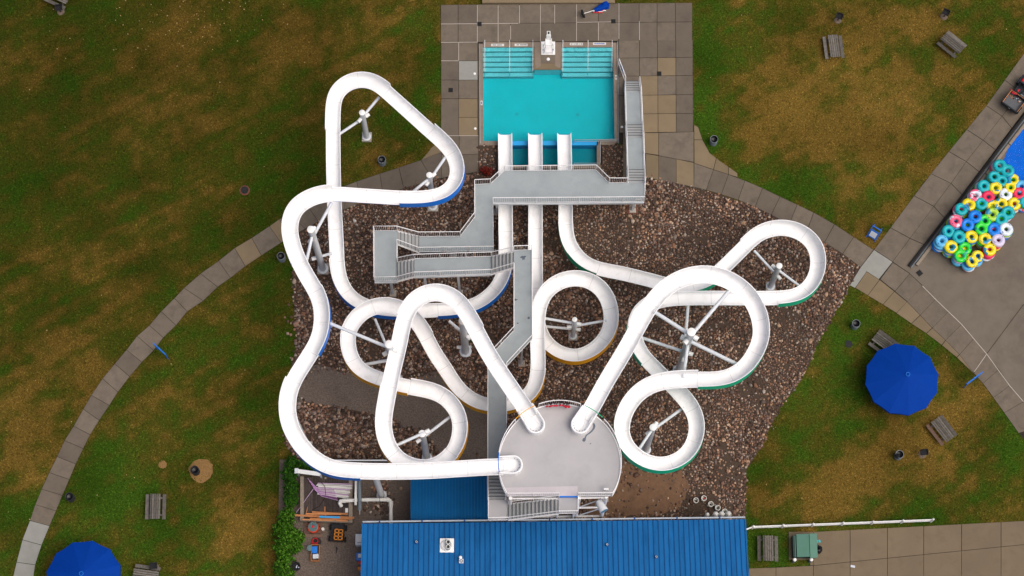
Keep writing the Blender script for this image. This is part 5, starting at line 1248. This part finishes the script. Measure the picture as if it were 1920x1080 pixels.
for s_ in (-1,1): bx('seat',(s_*.30,.12,.72),(.5,.5,.14),'utv_dark',.05); bx('seat_back',(s_*.30,-.14,.95),(.5,.12,.42),'bin_grey' if s_>0 else 'utv_dark',.05)
m=MB(); m.torus((-.3,.58,1.02),.17,.02,18,6); m.build('steering_wheel','rubber',t,world=False)
for sx_ in (-1,1):
    for y_ in (-.95,1.05):
        m=MB(); m.cyl((sx_*.48,y_,.32),(sx_*.76,y_,.32),.32,.32,20); wl=m.build('wheel','rubber',t,world=False,bevel=.05); m=MB(); m.cyl((sx_*.765,y_,.32),(sx_*.775,y_,.32),.17,.17,14); m.build('rim','steel',wl,world=False)
    bx('fender',(sx_*.56,1.1,.70),(.34,.85,.08),'utv_dark',.03)
for sx_ in (-1,1): bx('headlight',(sx_*.36,1.64,.78),(.2,.03,.1),'paper',.01)
rr=random.Random(5)
for k in range(14): m=MB(); m.box((rr.uniform(-.5,.5),rr.uniform(-.75,-.35),.75+.01*k/2),(rr.uniform(.05,.2),rr.uniform(.03,.06),.03),rz=rr.uniform(0,3)); m.build('hand_tool',rr.choice(['fresh_wood','paper','char']),t,world=False)
c=P(1903,172,.95); m=MB(); m.tube([c+Vector((-.28,.2,0)),c+Vector((-.2,-.12,.05)),c+Vector((.05,-.2,.05)),c+Vector((.28,.12,.02)),c+Vector((.36,.2,0))],[.06,.09,.10,.07,.05],8); o=m.build('red_jacket','red_cloth',origin=c,smooth=True); tag(o,'crumpled red jacket lying on the utility vehicle seat','jacket')

# ---------------------------------------------------------------- white fence lower right
t=thing('rail_fence','low white rail fence running right from the blue roof','fence',P(1400,990)); fa,fb=P(1410,991),P(1745,978)
for k in range(7):
    p=fa.lerp(fb,k/6); m=MB(); m.box((p.x,p.y,.52),(.12,.12,1.04)); pt=m.build('post','white_paint',t); m=MB(); m.lathe((p.x,p.y,1.04),[(.095,0),(.095,.03),(0,.1)],4); m.build('post_cap','white_paint',pt)
    if k<6:
        q=fa.lerp(fb,(k+1)/6); d=(q-p).normalized()
        for z in (.9,.55,.25): c=(p+q)/2; m=MB(); m.box((c.x,c.y,z),((q-p).length-.12,.05,.13),rz=math.atan2(d.y,d.x)); m.build('rail','white_paint',t)
p=fa; q=P(1394,997); d=(q-p); c=(p+q)/2
for z in (.9,.55): m=MB(); m.box((c.x,c.y,z),(d.length-.1,.05,.13),rz=math.atan2(d.y,d.x)); m.build('rail','white_paint',t)
# green dumpster
b=P(1506,1028); t=thing('dumpster','pale green metal dumpster with sloping lids','dumpster',b)
W2=.82; bl=lambda x,y,z:b+Vector((x,y,z))
m=MB(); m.add([bl(-.85,-.75,.1),bl(.8,-.75,.1),bl(.8,.8,.1),bl(-.85,.8,.1),bl(-.85,-.75,.95),bl(.8,-.75,1.25),bl(.8,.8,1.25),bl(-.85,.8,.95)],[[3,2,1,0],[0,1,5,4],[1,2,6,5],[2,3,7,6],[3,0,4,7],[4,5,6,7]]); m.build('body','dumpster_dark',t)
m=MB(); m.add([bl(-.62,-.80,1.06),bl(.28,-.80,1.25),bl(.28,.86,1.25),bl(-.62,.86,1.06)],[[0,1,2,3]]); m.f.append([3,2,1,0]); m.m.append(0); m=MB(); m.prism([bl(-.62,-.8,0).xy[:],bl(.28,-.8,0).xy[:],bl(.28,.86,0).xy[:],bl(-.62,.86,0).xy[:]],[1.06,1.24,1.24,1.06],[1.11,1.29,1.29,1.11],bottom=True); m.build('lid','dumpster',t,bevel=.015)
m=MB(); m.prism([bl(.30,-.92,0).xy[:],bl(.84,-.86,0).xy[:],bl(.84,.88,0).xy[:],bl(.30,.86,0).xy[:]],1.27,1.33,bottom=True); m.build('lid','dumpster',t,bevel=.015)
for k in range(4): m=MB(); m.box(bl(-.70-.03*k,.0,.98-.18*k),(.05,1.5,.05)); m.build('rib','dumpster',t)
for s_ in (-.6,.6): m=MB(); m.box(bl(0,s_,.05),(1.5,.12,.1)); m.build('skid','dumpster_dark',t)
c=P(1497,1040,.9); m=MB(); m.box(c,(.5,.24,.04),rx=R(8)); o=m.build('cardboard_sheet','white_paint',origin=c); tag(o,'white sheet leaning at the front of the dumpster','sheet')
for x,y,l in [(1487,1053,'left of the two white-topped bollards before the dumpster'),(1518,1053,'right of the two white-topped bollards before the dumpster')]:
    b=P(x,y); t=thing('bollard',l,'bollard',b,0,'bollards before the dumpster'); m=MB(); m.cyl(b,b+Vector((0,0,1.0)),.12,n=16); m.build('post','bin_grey',t,smooth=True); m=MB(); m.lathe(b+Vector((0,0,1.0)),[(.125,-.12),(.125,0),(.08,.05),(0,.06)],16); m.build('cap','white_paint',t,smooth=True)
b=P(1533,1031); m=MB(); rr=random.Random(8); prof=[(.05,0),(.26,.03),(.33,.2),(.29,.42),(.16,.55),(.05,.6),(.09,.68)]; m.lathe(b,prof,14); m.v=[v+Vector((rr.uniform(-.04,.04),rr.uniform(-.04,.04),rr.uniform(-.03,.03))) for v in m.v]; o=m.build('rubbish_bag','bag_black',origin=b,smooth=True); tag(o,'black rubbish bag leaning on the right side of the dumpster','bag')
b=P(1534,1015,.06); m=MB(); m.box(b+Vector((-.06,0,.02)),(.13,.2,.03)); m.box(b+Vector((.1,.01,.02)),(.13,.2,.03),rz=.2); o=m.build('blue_sandals','tube_teal',origin=b,bevel=.02); tag(o,'small teal scrap lying on the concrete beside the dumpster','scrap')
b=P(1599,1062,.06); m=MB(); m.box(b+Vector((0,0,.01)),(.32,.16,.02),rz=-.2); o=m.build('paper_scrap','paper',origin=b); tag(o,'white paper scrap on the service walk joint','paper')
# white pipes by the roof edge
for k,(x,y) in enumerate([(1305,938),(1320,934),(1333,945),(1346,952),(1359,959)]):
    b=P(x,y,.35); b=Vector((b.x,b.y,0)); t=thing('pipe_stub','open white pipe stub among the stones, %s from the left'%ORD[k],'pipe',b,0,'white pipe stubs in the stones'); m=MB(); m.lathe(b,[(.20,0),(.20,.38),(.165,.38),(.165,.05),(0,.05)],18); m.build('pipe','pvc',t,smooth=True); m=MB(); m.lathe(b+Vector((0,0,.05)),[(.06,.0),(.05,.22),(0,.24)],8); m.build('valve','red' if k==1 else 'rubber',t)
for k,(x,y,r_) in enumerate([(1326,965,.15),(1342,964,.19),(1353,963.5,.19),(1366,963.5,.2)]):
    b=P(x,y,3.2); b=Vector((b.x,b.y,0)); t=thing('filter_tank','tall white domed tank at the roof edge, %s from the left'%ORD[k],'tank',b,0,'white domed tanks at the eave'); m=MB(); m.lathe(b,[(r_,0),(r_,3.2),(r_*.85,3.36),(r_*.4,3.45),(0,3.47)],18); m.build('shell','pvc',t,smooth=True); m=MB(); m.torus(b+Vector((0,0,3.2)),r_,.012,18,5); m.build('band','post_paint',t)

# ---------------------------------------------------------------- service yard
# timber fence behind the stones
t=thing('board_fence','dark board fence between the stones and the service yard','fence',P(690,870)); a,b_=P(606,872),P(770,871)
nb=44
for k in range(nb):
    p=a.lerp(b_,(k+.5)/nb); m=MB(); m.box((p.x,p.y,.85+random.uniform(-.01,.01)),((b_-a).length/nb-.012,.03,1.7)); m.build('board','deck_wood',t)
m=MB(); c=(a+b_)/2; m.box((c.x,c.y,1.72),((b_-a).length,.09,.04)); m.build('top_rail','post_paint',t)
# wooden storage platform
DZ=.75
t=thing('storage_platform','dark plank platform with pale timber edges in the service yard','platform',P(612,940))
q=[P(569,895,DZ),P(657,893,DZ),P(657,968,DZ),P(569,970,DZ)]
for k in range(20):
    p0,p1=q[0].lerp(q[1],k/20),q[0].lerp(q[1],(k+1)/20); p3,p2=q[3].lerp(q[2],k/20),q[3].lerp(q[2],(k+1)/20); g=(p1-p0)*.06; m=MB(); m.prism([v.xy[:] for v in (p0+g,p1-g,p2-g,p3+g)],DZ-.05,DZ+random.uniform(-.006,.006)); m.build('plank','deck_wood',t)
for pts in ([(563,893),(569.5,893),(569.5,974),(563,972)],[(654,893),(661,893),(661,980),(654,980)]):
    w=[P(x,y,DZ+.03) for x,y in pts]; m=MB(); m.prism([v.xy[:] for v in w],.1,DZ+.04); m.build('edge_beam','beam_wood',t)
w=[P(x,y,DZ) for x,y in [(562,972),(661,977),(661,980.5),(563,976)]]; m=MB(); m.prism([v.xy[:] for v in w],.1,DZ+.03); m.build('edge_beam','beam_wood',t)
for x,y in [(566,900),(566,968),(658,900),(658,972),(612,900),(612,970)]: b=P(x,y); m=MB(); m.box((b.x,b.y,DZ/2),(.14,.14,DZ)); m.build('leg','beam_wood',t)
w=[P(x,y,DZ+.01) for x,y in [(637,944),(653,944),(653,951),(637,951)]]; m=MB(); m.prism([v.xy[:] for v in w],DZ-.02,DZ+.012); m.build('hatch','black',t)
# white pipe bundle
for k in range(11):
    x0=595+random.uniform(-3,2); y0=906+k*2.0; x1=657+random.uniform(-5,5); y1=908+k*2.6; z=DZ+.10+(.09 if k%3==1 else 0)
    a,b_=P(x0,y0,z),P(x1,y1,z); m=MB(); r_=random.choice([.035,.05,.06]); m.cyl(a,b_,r_,n=10); o=m.build('pvc_pipe','pvc' if k%4 else 'pink_pvc',origin=a,smooth=True); tag(o,'white plastic pipe on the platform pile, %s from the top'%(ORD[k] if k<10 else 'last'),'pipe','plastic pipes piled on the platform')
for k in range(9):
    fx=577+k*1.6; a=P(595+k*1.0,916+k*1.8,DZ+.28); b_=P(fx,897+k*2.6,DZ+.22+.01*k); m=MB(); m.tube([a+Vector((1.2,-.15*k/4,0)),a,b_],.018,6); o=m.build('thin_conduit','purple_pvc' if k%2 else 'pink_pvc',origin=a); tag(o,'thin pinkish conduit fanning from the pipe pile, %s from the top'%ORD[k],'conduit','conduits on the pipe pile')
a=P(588,916,DZ+.35); b_=P(552,966,.5); m=MB(); m.tube([a,b_],.018,6); o=m.build('long_conduit','pink_pvc',origin=b_); tag(o,'single pink conduit slanting down to the hedge','conduit')
pts=[P(601,903,DZ+.32),P(609,912,DZ+.36),P(611,926,DZ+.3),P(606,940,DZ+.04),P(598,950,DZ+.02),P(585,956,DZ+.02)]; m=MB(); m.tube(pts,.02,6); o=m.build('black_cable','rubber',origin=pts[-1]); tag(o,'black cable looped over the pipe pile','cable')
# orange boards
LB=[(552,966,664,971,.14,0),(585,960,652,964,.12,1),(573,963.5,640,964,.10,1),(581,972,648,975,.10,2),(595,969,660,973.5,.1,2),(567,974,625,976,.09,0),(609,950,609,963,.09,1),(577,950,574,963,.06,1),(630,976,652,977,.10,0)]
for k,(x0,y0,x1,y1,wd_,l) in enumerate(LB):
    z=DZ+.06+.07*(k%3); a,b_=P(x0,y0,z),P(x1,y1,z); c=(a+b_)/2; d=b_-a; m=MB(); m.box(c,(d.length,wd_,.05),rz=math.atan2(d.y,d.x)); o=m.build('lumber_board','fresh_wood',origin=c); tag(o,['longest orange board sticking out left of the platform','orange board lying highest on the lumber pile','thin orange board just above the longest board','orange board in front on the lumber pile','orange board at the right end of the lumber pile','short board at the lower left of the lumber pile','short orange stick pointing up the platform middle','short orange stick near the platform left edge','short orange offcut at the right front edge'][k],'board','orange boards on the platform')
c=P(618,969.5,DZ+.16); m=MB(); m.box(c,(1.5,.13,.03),rz=-.03); o=m.build('blue_strip','beam_blue',origin=c); tag(o,'blue strip lying among the orange boards','strip')
c=P(650,957,DZ+.05); m=MB(); m.box(c,(.2,.32,.06)); o=m.build('label_box','tile_white',origin=c,bevel=.01); tag(o,'small white carton on the right edge of the platform','carton')
# white elbow pipe
pz=1.1; pts=[P(640,949,.8),P(636.5,942,1.05),P(638,939.5,pz),P(645,938.8,pz),P(690,936.8,pz),P(727,937,pz),P(731.5,938.5,pz),P(733,943,pz),P(733,985,pz)]
t=thing('drain_pipe','thick white elbow pipe running from the platform to the blue roof','pipe',P(700,940)); m=MB(); m.tube(pts,.14,14); m.build('pipe','pvc',t,smooth=True)
for i in (3,5,7): m=MB(); d=(pts[i+1]-pts[i]).normalized(); m.cyl(pts[i]-d*.12,pts[i]+d*.12,.165,n=14); m.build('coupling','pvc',t,smooth=True)
m=MB(); p=P(712,937,pz); m.torus(p,.15,.015,14,5); m.v=[Vector((p.x+(v.z-p.z),v.y,p.z+(v.x-p.x))) for v in m.v]; m.build('strap','black',t)
for x in (690,733): b=P(x,948); m=MB(); m.box((b.x,b.y+.1,.5),(.08,.08,1.0)); m.build('stand','steel',t)
# grey upright pipes beside the platform
a,b_=P(674,902,1.6),P(674.5,956,1.2); t=thing('grey_tank_pipe','long grey tube lying along the right side of the platform','tube',P(674,940)); m=MB(); m.cyl(a,b_,.13,.15,14); m.build('tube','bin_grey',t,smooth=True); m=MB(); m.cyl(b_,b_+(b_-a).normalized()*.35,.06,.02,10); m.build('nozzle','steel',t)
for z in (.1,): 
    m=MB(); m.box(((a+b_)/2)+Vector((0,0,-.75)),(.1,1.2,1.2)); m.build('stand','black',t)
a,b_=P(667,902,1.3),P(667.5,947,1.3); m=MB(); m.box((a+b_)/2,(.17,(b_-a).length,.10)); o=m.build('white_plank','pvc',origin=(a+b_)/2); tag(o,'white plank standing between platform and grey tube','plank')
a=P(556,883,2.0); b_=P(600,889,2.0); t=thing('white_awning_beam','white beam with bracket poking out of the hedge under the blue slide','beam',P(575,895)); m=MB(); m.box((a+b_)/2,((b_-a).length,.3,.12),rz=math.atan2((b_-a).y,(b_-a).x)); m.build('beam','white_paint',t,bevel=.02); m=MB(); m.box(a,(.26,.36,.2)); m.build('bracket','post_paint',t); 
for p in (a,b_): m=MB(); m.box((p.x,p.y,1.0),(.1,.1,2.0)); m.build('post','post_paint',t)
# red spool / hose reel on pallet
b=P(588,991); t=thing('pallet','pinkish timber pallet under the red cable reel','pallet',b)
for k in range(5): m=MB(); m.box(b+Vector((0,(k-2)*.27,.14)),(1.35,.2,.03)); m.build('slat','old_wood_red',t)
for k in (-1,0,1): m=MB(); m.box(b+Vector((k*.55,0,.07)),(.1,1.3,.1)); m.build('bearer','old_wood_red',t)
b=P(588,990,.16); t=thing('cable_reel','round red reel with grey hose coiled on top','reel',b); m=MB(); m.lathe(b,[(.0,0),(.40,0),(.42,.12),(.40,.42),(.34,.44),(.30,.40)],22); m.build('drum','orange_red',t,smooth=True)
for k in range(4): m=MB(); m.torus(b+Vector((0,.03,.46+.03*(k%2))),.32-.06*k,.04,22,7); m.build('coil','teal_grey',t)
m=MB(); m.lathe(b+Vector((0,.03,.3)),[(.1,0),(.1,.2),(0,.22)],10); m.build('hub','red',t)
b=P(606,993); m=MB(); m.lathe(b,[(.0,.0),(.12,0),(.13,.1),(.11,.34),(0,.36)],14); o=m.build('cream_bucket','pvc',origin=b,smooth=True); tag(o,'small cream bucket right of the red reel','bucket')
b=P(590,1015,.05); t=thing('red_hose','loose coil of red hose on the gravel below the reel','hose',b)
for k in range(4): m=MB(); m.torus(b+Vector((.02*k,.02*k-.03,.04+.04*k)),.23-.015*k,.025,22,6); m.build('loop','red',t)
b=P(595,1016,.02); m=MB(); m.lathe(b,[(.30,0),(.30,.03),(0,.04)],18); o=m.build('rubber_mat','black',origin=b); tag(o,'black round mat under the red hose coil','mat')
# cart box with blue bin
b=P(592,1038); t=thing('wooden_crate','open orange wooden crate in the gravel yard','crate',b)
for s_ in (-1,1): m=MB(); m.box(b+Vector((s_*.29,0,.25)),(.04,1.2,.4)); m.build('side','fresh_wood',t); m=MB(); m.box(b+Vector((0,s_*.59,.25)),(.56,.04,.4)); m.build('end','fresh_wood',t)
m=MB(); m.box(b+Vector((0,0,.07)),(.56,1.16,.04)); m.build('floor','old_wood_red',t)
c=P(590,1031,.4); m=MB(); m.box(c,(.42,.5,.3)); o=m.build('blue_tub','blue_plastic',origin=c,bevel=.05); tag(o,'bright blue plastic tub in the orange crate','tub')
c=P(592,1043,.35); m=MB(); m.box(c,(.45,.35,.2),rz=.1); o=m.build('white_sack','paper',origin=c,bevel=.06); tag(o,'white sack in the lower end of the crate','sack')
c=P(581,1027.5,.5); m=MB(); m.lathe(c,[(0,-.02),(.22,0),(.22,.03),(0,.05)],20); o=m.build('glass_disc','teal_grey',origin=c); tag(o,'grey round lid on the left rim of the crate','lid')
# garden cart with orange crate
b=P(634,1001); t=thing('yard_cart','black flat cart with wheels in the gravel yard','cart',b,R(-4)); bx2=lambda name,c,s,mt,bev=.02:(lambda m:m.build(name,mt,t,world=False,bevel=bev))(MB().box(c,s))
bx2('tray',(0,0,.38),(.95,1.25,.06),'char'); 
for s_ in (-1,1): bx2('side_rail',(s_*.48,0,.47),(.04,1.25,.14),'black',.01); bx2('end_rail',(0,s_*.63,.47),(.95,.04,.14),'black',.01)
for sx_ in (-1,1):
    for sy_ in (-1,1): m=MB(); m.cyl((sx_*.52,sy_*.42,.2),(sx_*.64,sy_*.42,.2),.2,.2,14); m.build('wheel','rubber',t,world=False,bevel=.03)
m=MB(); m.tube([(-.2,.62,.4),(0,.95,.7),(.2,.62,.4)],.02,6); m.build('pull_handle','steel',t,world=False)
c=P(635,1003,.45); t=thing('orange_crate','orange slatted plastic crate on the black cart','crate',c,R(-4))
for x_ in (-.28,-.09+.09,.28): m=MB(); m.box((x_,0,.12),(.07,.80,.22)); m.build('divider','orange_plastic',t,world=False)
for y_ in (-.37,-.13,.13,.37): m=MB(); m.box((0,y_,.13),(.62,.06,.20)); m.build('divider','orange_plastic',t,world=False)
m=MB(); m.box((0,0,.01),(.62,.8,.02)); m.build('floor','black',t,world=False)
b=P(631,1031,.04); m=MB(); m.tube([b+Vector((0,.2,.03)),b+Vector((.03,0,.03)),b+Vector((-.02,-.25,.02))],[.06,.04,.02],7); o=m.build('hand_tool','char',origin=b); tag(o,'small dark hand tool lying on the yard gravel','tool')
# units at the wall of the pump house
for x,y,sz,mt,l,nm in [(675,1015,(.55,.8,.9),'paper','grey air-conditioning unit by the blue roof edge','cooling_unit'),(676,1046,(.5,.55,.7),'blue_plastic','light blue plastic chest by the blue roof edge','storage_chest')]:
    b=P(x,y); t=thing(nm,l,'unit',b); m=MB(); m.box(b+Vector((0,0,sz[2]/2)),sz); m.build('case',mt,t,bevel=.03); m=MB(); m.box(b+Vector((.02,.05,sz[2]+.012)),(sz[0]*.6,sz[1]*.5,.03)); m.build('top_panel','tile_white',t); m=MB(); m.box(b+Vector((.02,-sz[1]*.3,sz[2]+.01)),(sz[0]*.5,.04,.03)); m.build('handle','bin_grey',t)
for x,y,mt,l in [(677,1052,'orange_red','red rag bundle by the blue roof edge'),(677,1066,'orange_plastic','orange and white rag bundle by the lower roof edge')]:
    b=P(x,y,.3); m=MB(); rr=random.Random(int(y)); m.lathe(b,[(.05,-.3),(.22,-.25),(.24,0),(.12,.15),(0,.17)],10); m.v=[v+Vector((rr.uniform(-.06,.06),rr.uniform(-.06,.06),rr.uniform(-.04,.04))) for v in m.v]; o=m.build('rag_bundle',mt,origin=b); tag(o,l,'rags')
b=P(556,1063,.0); m=MB(); m.lathe(b,[(.0,0),(.3,0),(.33,.4),(.28,.4),(.26,.1),(0,.1)],16); o=m.build('black_planter','black',origin=b,smooth=True); tag(o,'black round tub at the foot of the hedge','tub')
b=P(558,1063,.35); t=thing('pink_flowers','few pink blooms in the black tub','flowers',b)
for k in range(5): m=MB(); m.lathe(b+Vector((random.uniform(-.12,.12),random.uniform(-.1,.1),.05)),[(0,-.03),(.05,0),(.03,.04),(0,.05)],7); m.build('bloom','tube_pink',t)

# ---------------------------------------------------------------- leafy plants
def leafy(name,label,cat,centers,nleaf,cols,size=.10,stems=True,seed=1,group=None):
    """centers: (x,y,z,rx,ry,rz) ellipsoids in metres; leaves spread through them"""
    rg=np.random.default_rng(seed); b=centers[0]; t=thing(name,label,cat,(b[0],b[1],0),0,group)
    w_=np.array([c[3]*c[4]*c[5] for c in centers]); w_=w_/w_.sum(); ci=rg.choice(len(centers),nleaf,p=w_); cc=np.array(centers)[ci]
    d=rg.normal(size=(nleaf,3)); d/=np.linalg.norm(d,axis=1)[:,None]; rad=rg.uniform(.35,1.05,nleaf)**.6
    clump=1+.35*np.sin(d[:,0]*9+cc[:,0]*5)*np.cos(d[:,1]*8+cc[:,1]*3)
    p=cc[:,:3]+d*cc[:,3:]*(rad*clump)[:,None]; p[:,2]=np.maximum(p[:,2],.05)
    nrm=d*.6+rg.normal(size=(nleaf,3))*.5+np.array([0,0,.7]); nrm/=np.linalg.norm(nrm,axis=1)[:,None]
    tv=rg.normal(size=(nleaf,3)); tv-=nrm*(tv*nrm).sum(1)[:,None]; tv/=np.linalg.norm(tv,axis=1)[:,None]; bv=np.cross(nrm,tv)
    s=size*rg.uniform(.6,1.4,nleaf)[:,None]
    q=np.stack([p-tv*s,p-bv*s*.5+nrm*s*.15,p+tv*s,p+bv*s*.5+nrm*s*.15],1)-np.array([b[0],b[1],0])
    me=bpy.data.meshes.new('foliage'); me.from_pydata(q.reshape(-1,3).tolist(),[],np.arange(nleaf*4).reshape(-1,4).tolist()); me.materials.append(MATS['hedge_leaf'])
    cl=np.array(cols); hgt=np.clip((p[:,2]-p[:,2].min())/(np.ptp(p[:,2])+.01),0,1); pick=cl[rg.integers(0,len(cl),nleaf)]
    set_col(me,np.repeat(pick,4,axis=0)); o=bpy.data.objects.new('foliage',me); C.objects.link(o); o.parent=t; o['kind']='stuff'
    if stems:
        for k in range(min(len(centers),10)):
            c=centers[k]; m=MB(); m.tube([Vector((c[0]-b[0],c[1]-b[1],0)),Vector((c[0]-b[0]+.05,c[1]-b[1],c[2])),Vector((c[0]-b[0]-.1,c[1]-b[1]+.1,c[2]+c[5]*.7))],[.05,.035,.015],6); m.build('stem','old_wood',t,world=False)
    return t
def ell(x,y,z,rx,ry,rz): v=P(x,y,z); return (v.x,v.y,z,rx,ry,rz)
G1=[(.026,.085,.006),(.045,.13,.009),(.07,.17,.015),(.014,.05,.005),(.085,.19,.022),(.02,.06,.006)]
G2=[(.02,.06,.01),(.03,.09,.012),(.015,.045,.01)]
leafy('climbing_hedge','dark leafy hedge at the upper end of the service yard','hedge',[ell(548,870,.8,.5,.5,.9),ell(543,890,.8,.55,.6,.9),ell(546,912,.8,.5,.6,.9),ell(570,872,.8,.7,.35,.8),ell(590,878,.8,.5,.35,.8),ell(545,938,.7,.5,.6,.8)],5200,G2+G1[:2],.085,seed=2)
leafy('yard_shrub','bright green bushy shrub along the left of the service yard','shrub',[ell(538,968,.9,.6,.6,1.0),ell(532,990,.9,.8,.6,1.0),ell(545,1008,1.0,.9,.7,1.1),ell(533,1025,.9,.8,.7,1.0),ell(553,1025,.8,.55,.5,.8),ell(535,1045,.8,.6,.6,.9),ell(525,1065,.7,.5,.6,.8),ell(540,1075,.6,.5,.5,.7),ell(560,1010,.6,.4,.5,.7)],8200,G1,.085,seed=3)
leafy('red_bush','small red-leaved bush in the stones left of the walkway','bush',[ell(915,321,.35,.45,.35,.35),ell(908,318,.3,.3,.25,.3)],700,[(.16,.02,.015),(.25,.03,.02),(.09,.02,.015)],.06,seed=4)
for k,(x,y,r_) in enumerate([(877,640,.5),(822,455,.35),(890,600,.5)]): leafy('weed_clump',['low green weeds among stones right of the orange arch column','low green weeds above the switchback stairs','low green weeds among stones above the orange arch column'][k],'weeds',[ell(x,y,.05,r_,r_,.12)],260,[(.05,.08,.012),(.04,.06,.01)],.05,False,seed=10+k,group='weeds in the rock bed')
# little white fixture in the stones
b=P(665,415); t=thing('ground_light','small white ground light in the stones by the left slide','light',b); m=MB(); m.box(b+Vector((0,0,.12)),(.14,.2,.24)); m.build('housing','white_paint',t,bevel=.02); m=MB(); m.box(b+Vector((0,0,.245)),(.04,.2,.02)); m.build('louvre','bin_grey',t)
b=P(1083,487); m=MB(); m.box(b+Vector((0,0,.1)),(.35,.35,.25)); o=m.build('concrete_block','footing',origin=b,bevel=.02); tag(o,'pale concrete block under the green slide bend','block')
# fallen leaves on the big lawn
m=MB(); rr=random.Random(4)
for k in range(170):
    x_,y_=(rr.gauss(330,110),rr.gauss(40,40)) if k<80 else (rr.uniform(0,820),rr.uniform(0,1000)) if k<120 else (rr.uniform(1310,1900),rr.uniform(0,950))
    if bool(np.any([inpoly(np.array([x_]),np.array([y_]),q)[0] for q in NOGRASS])): continue
    c=P(x_,y_,.07); s=rr.uniform(.03,.06); a=rr.uniform(0,6.28); u=Vector((math.cos(a),math.sin(a),.1))*s; v=Vector((-math.sin(a),math.cos(a),.1))*s*.7; m.add([c-u,c-v,c+u,c+v],[[0,1,2,3]])
o=m.build('fallen_leaves','leaf_litter'); tag(o,'pale fallen leaves sprinkled over the lawn','leaves',kind='stuff')
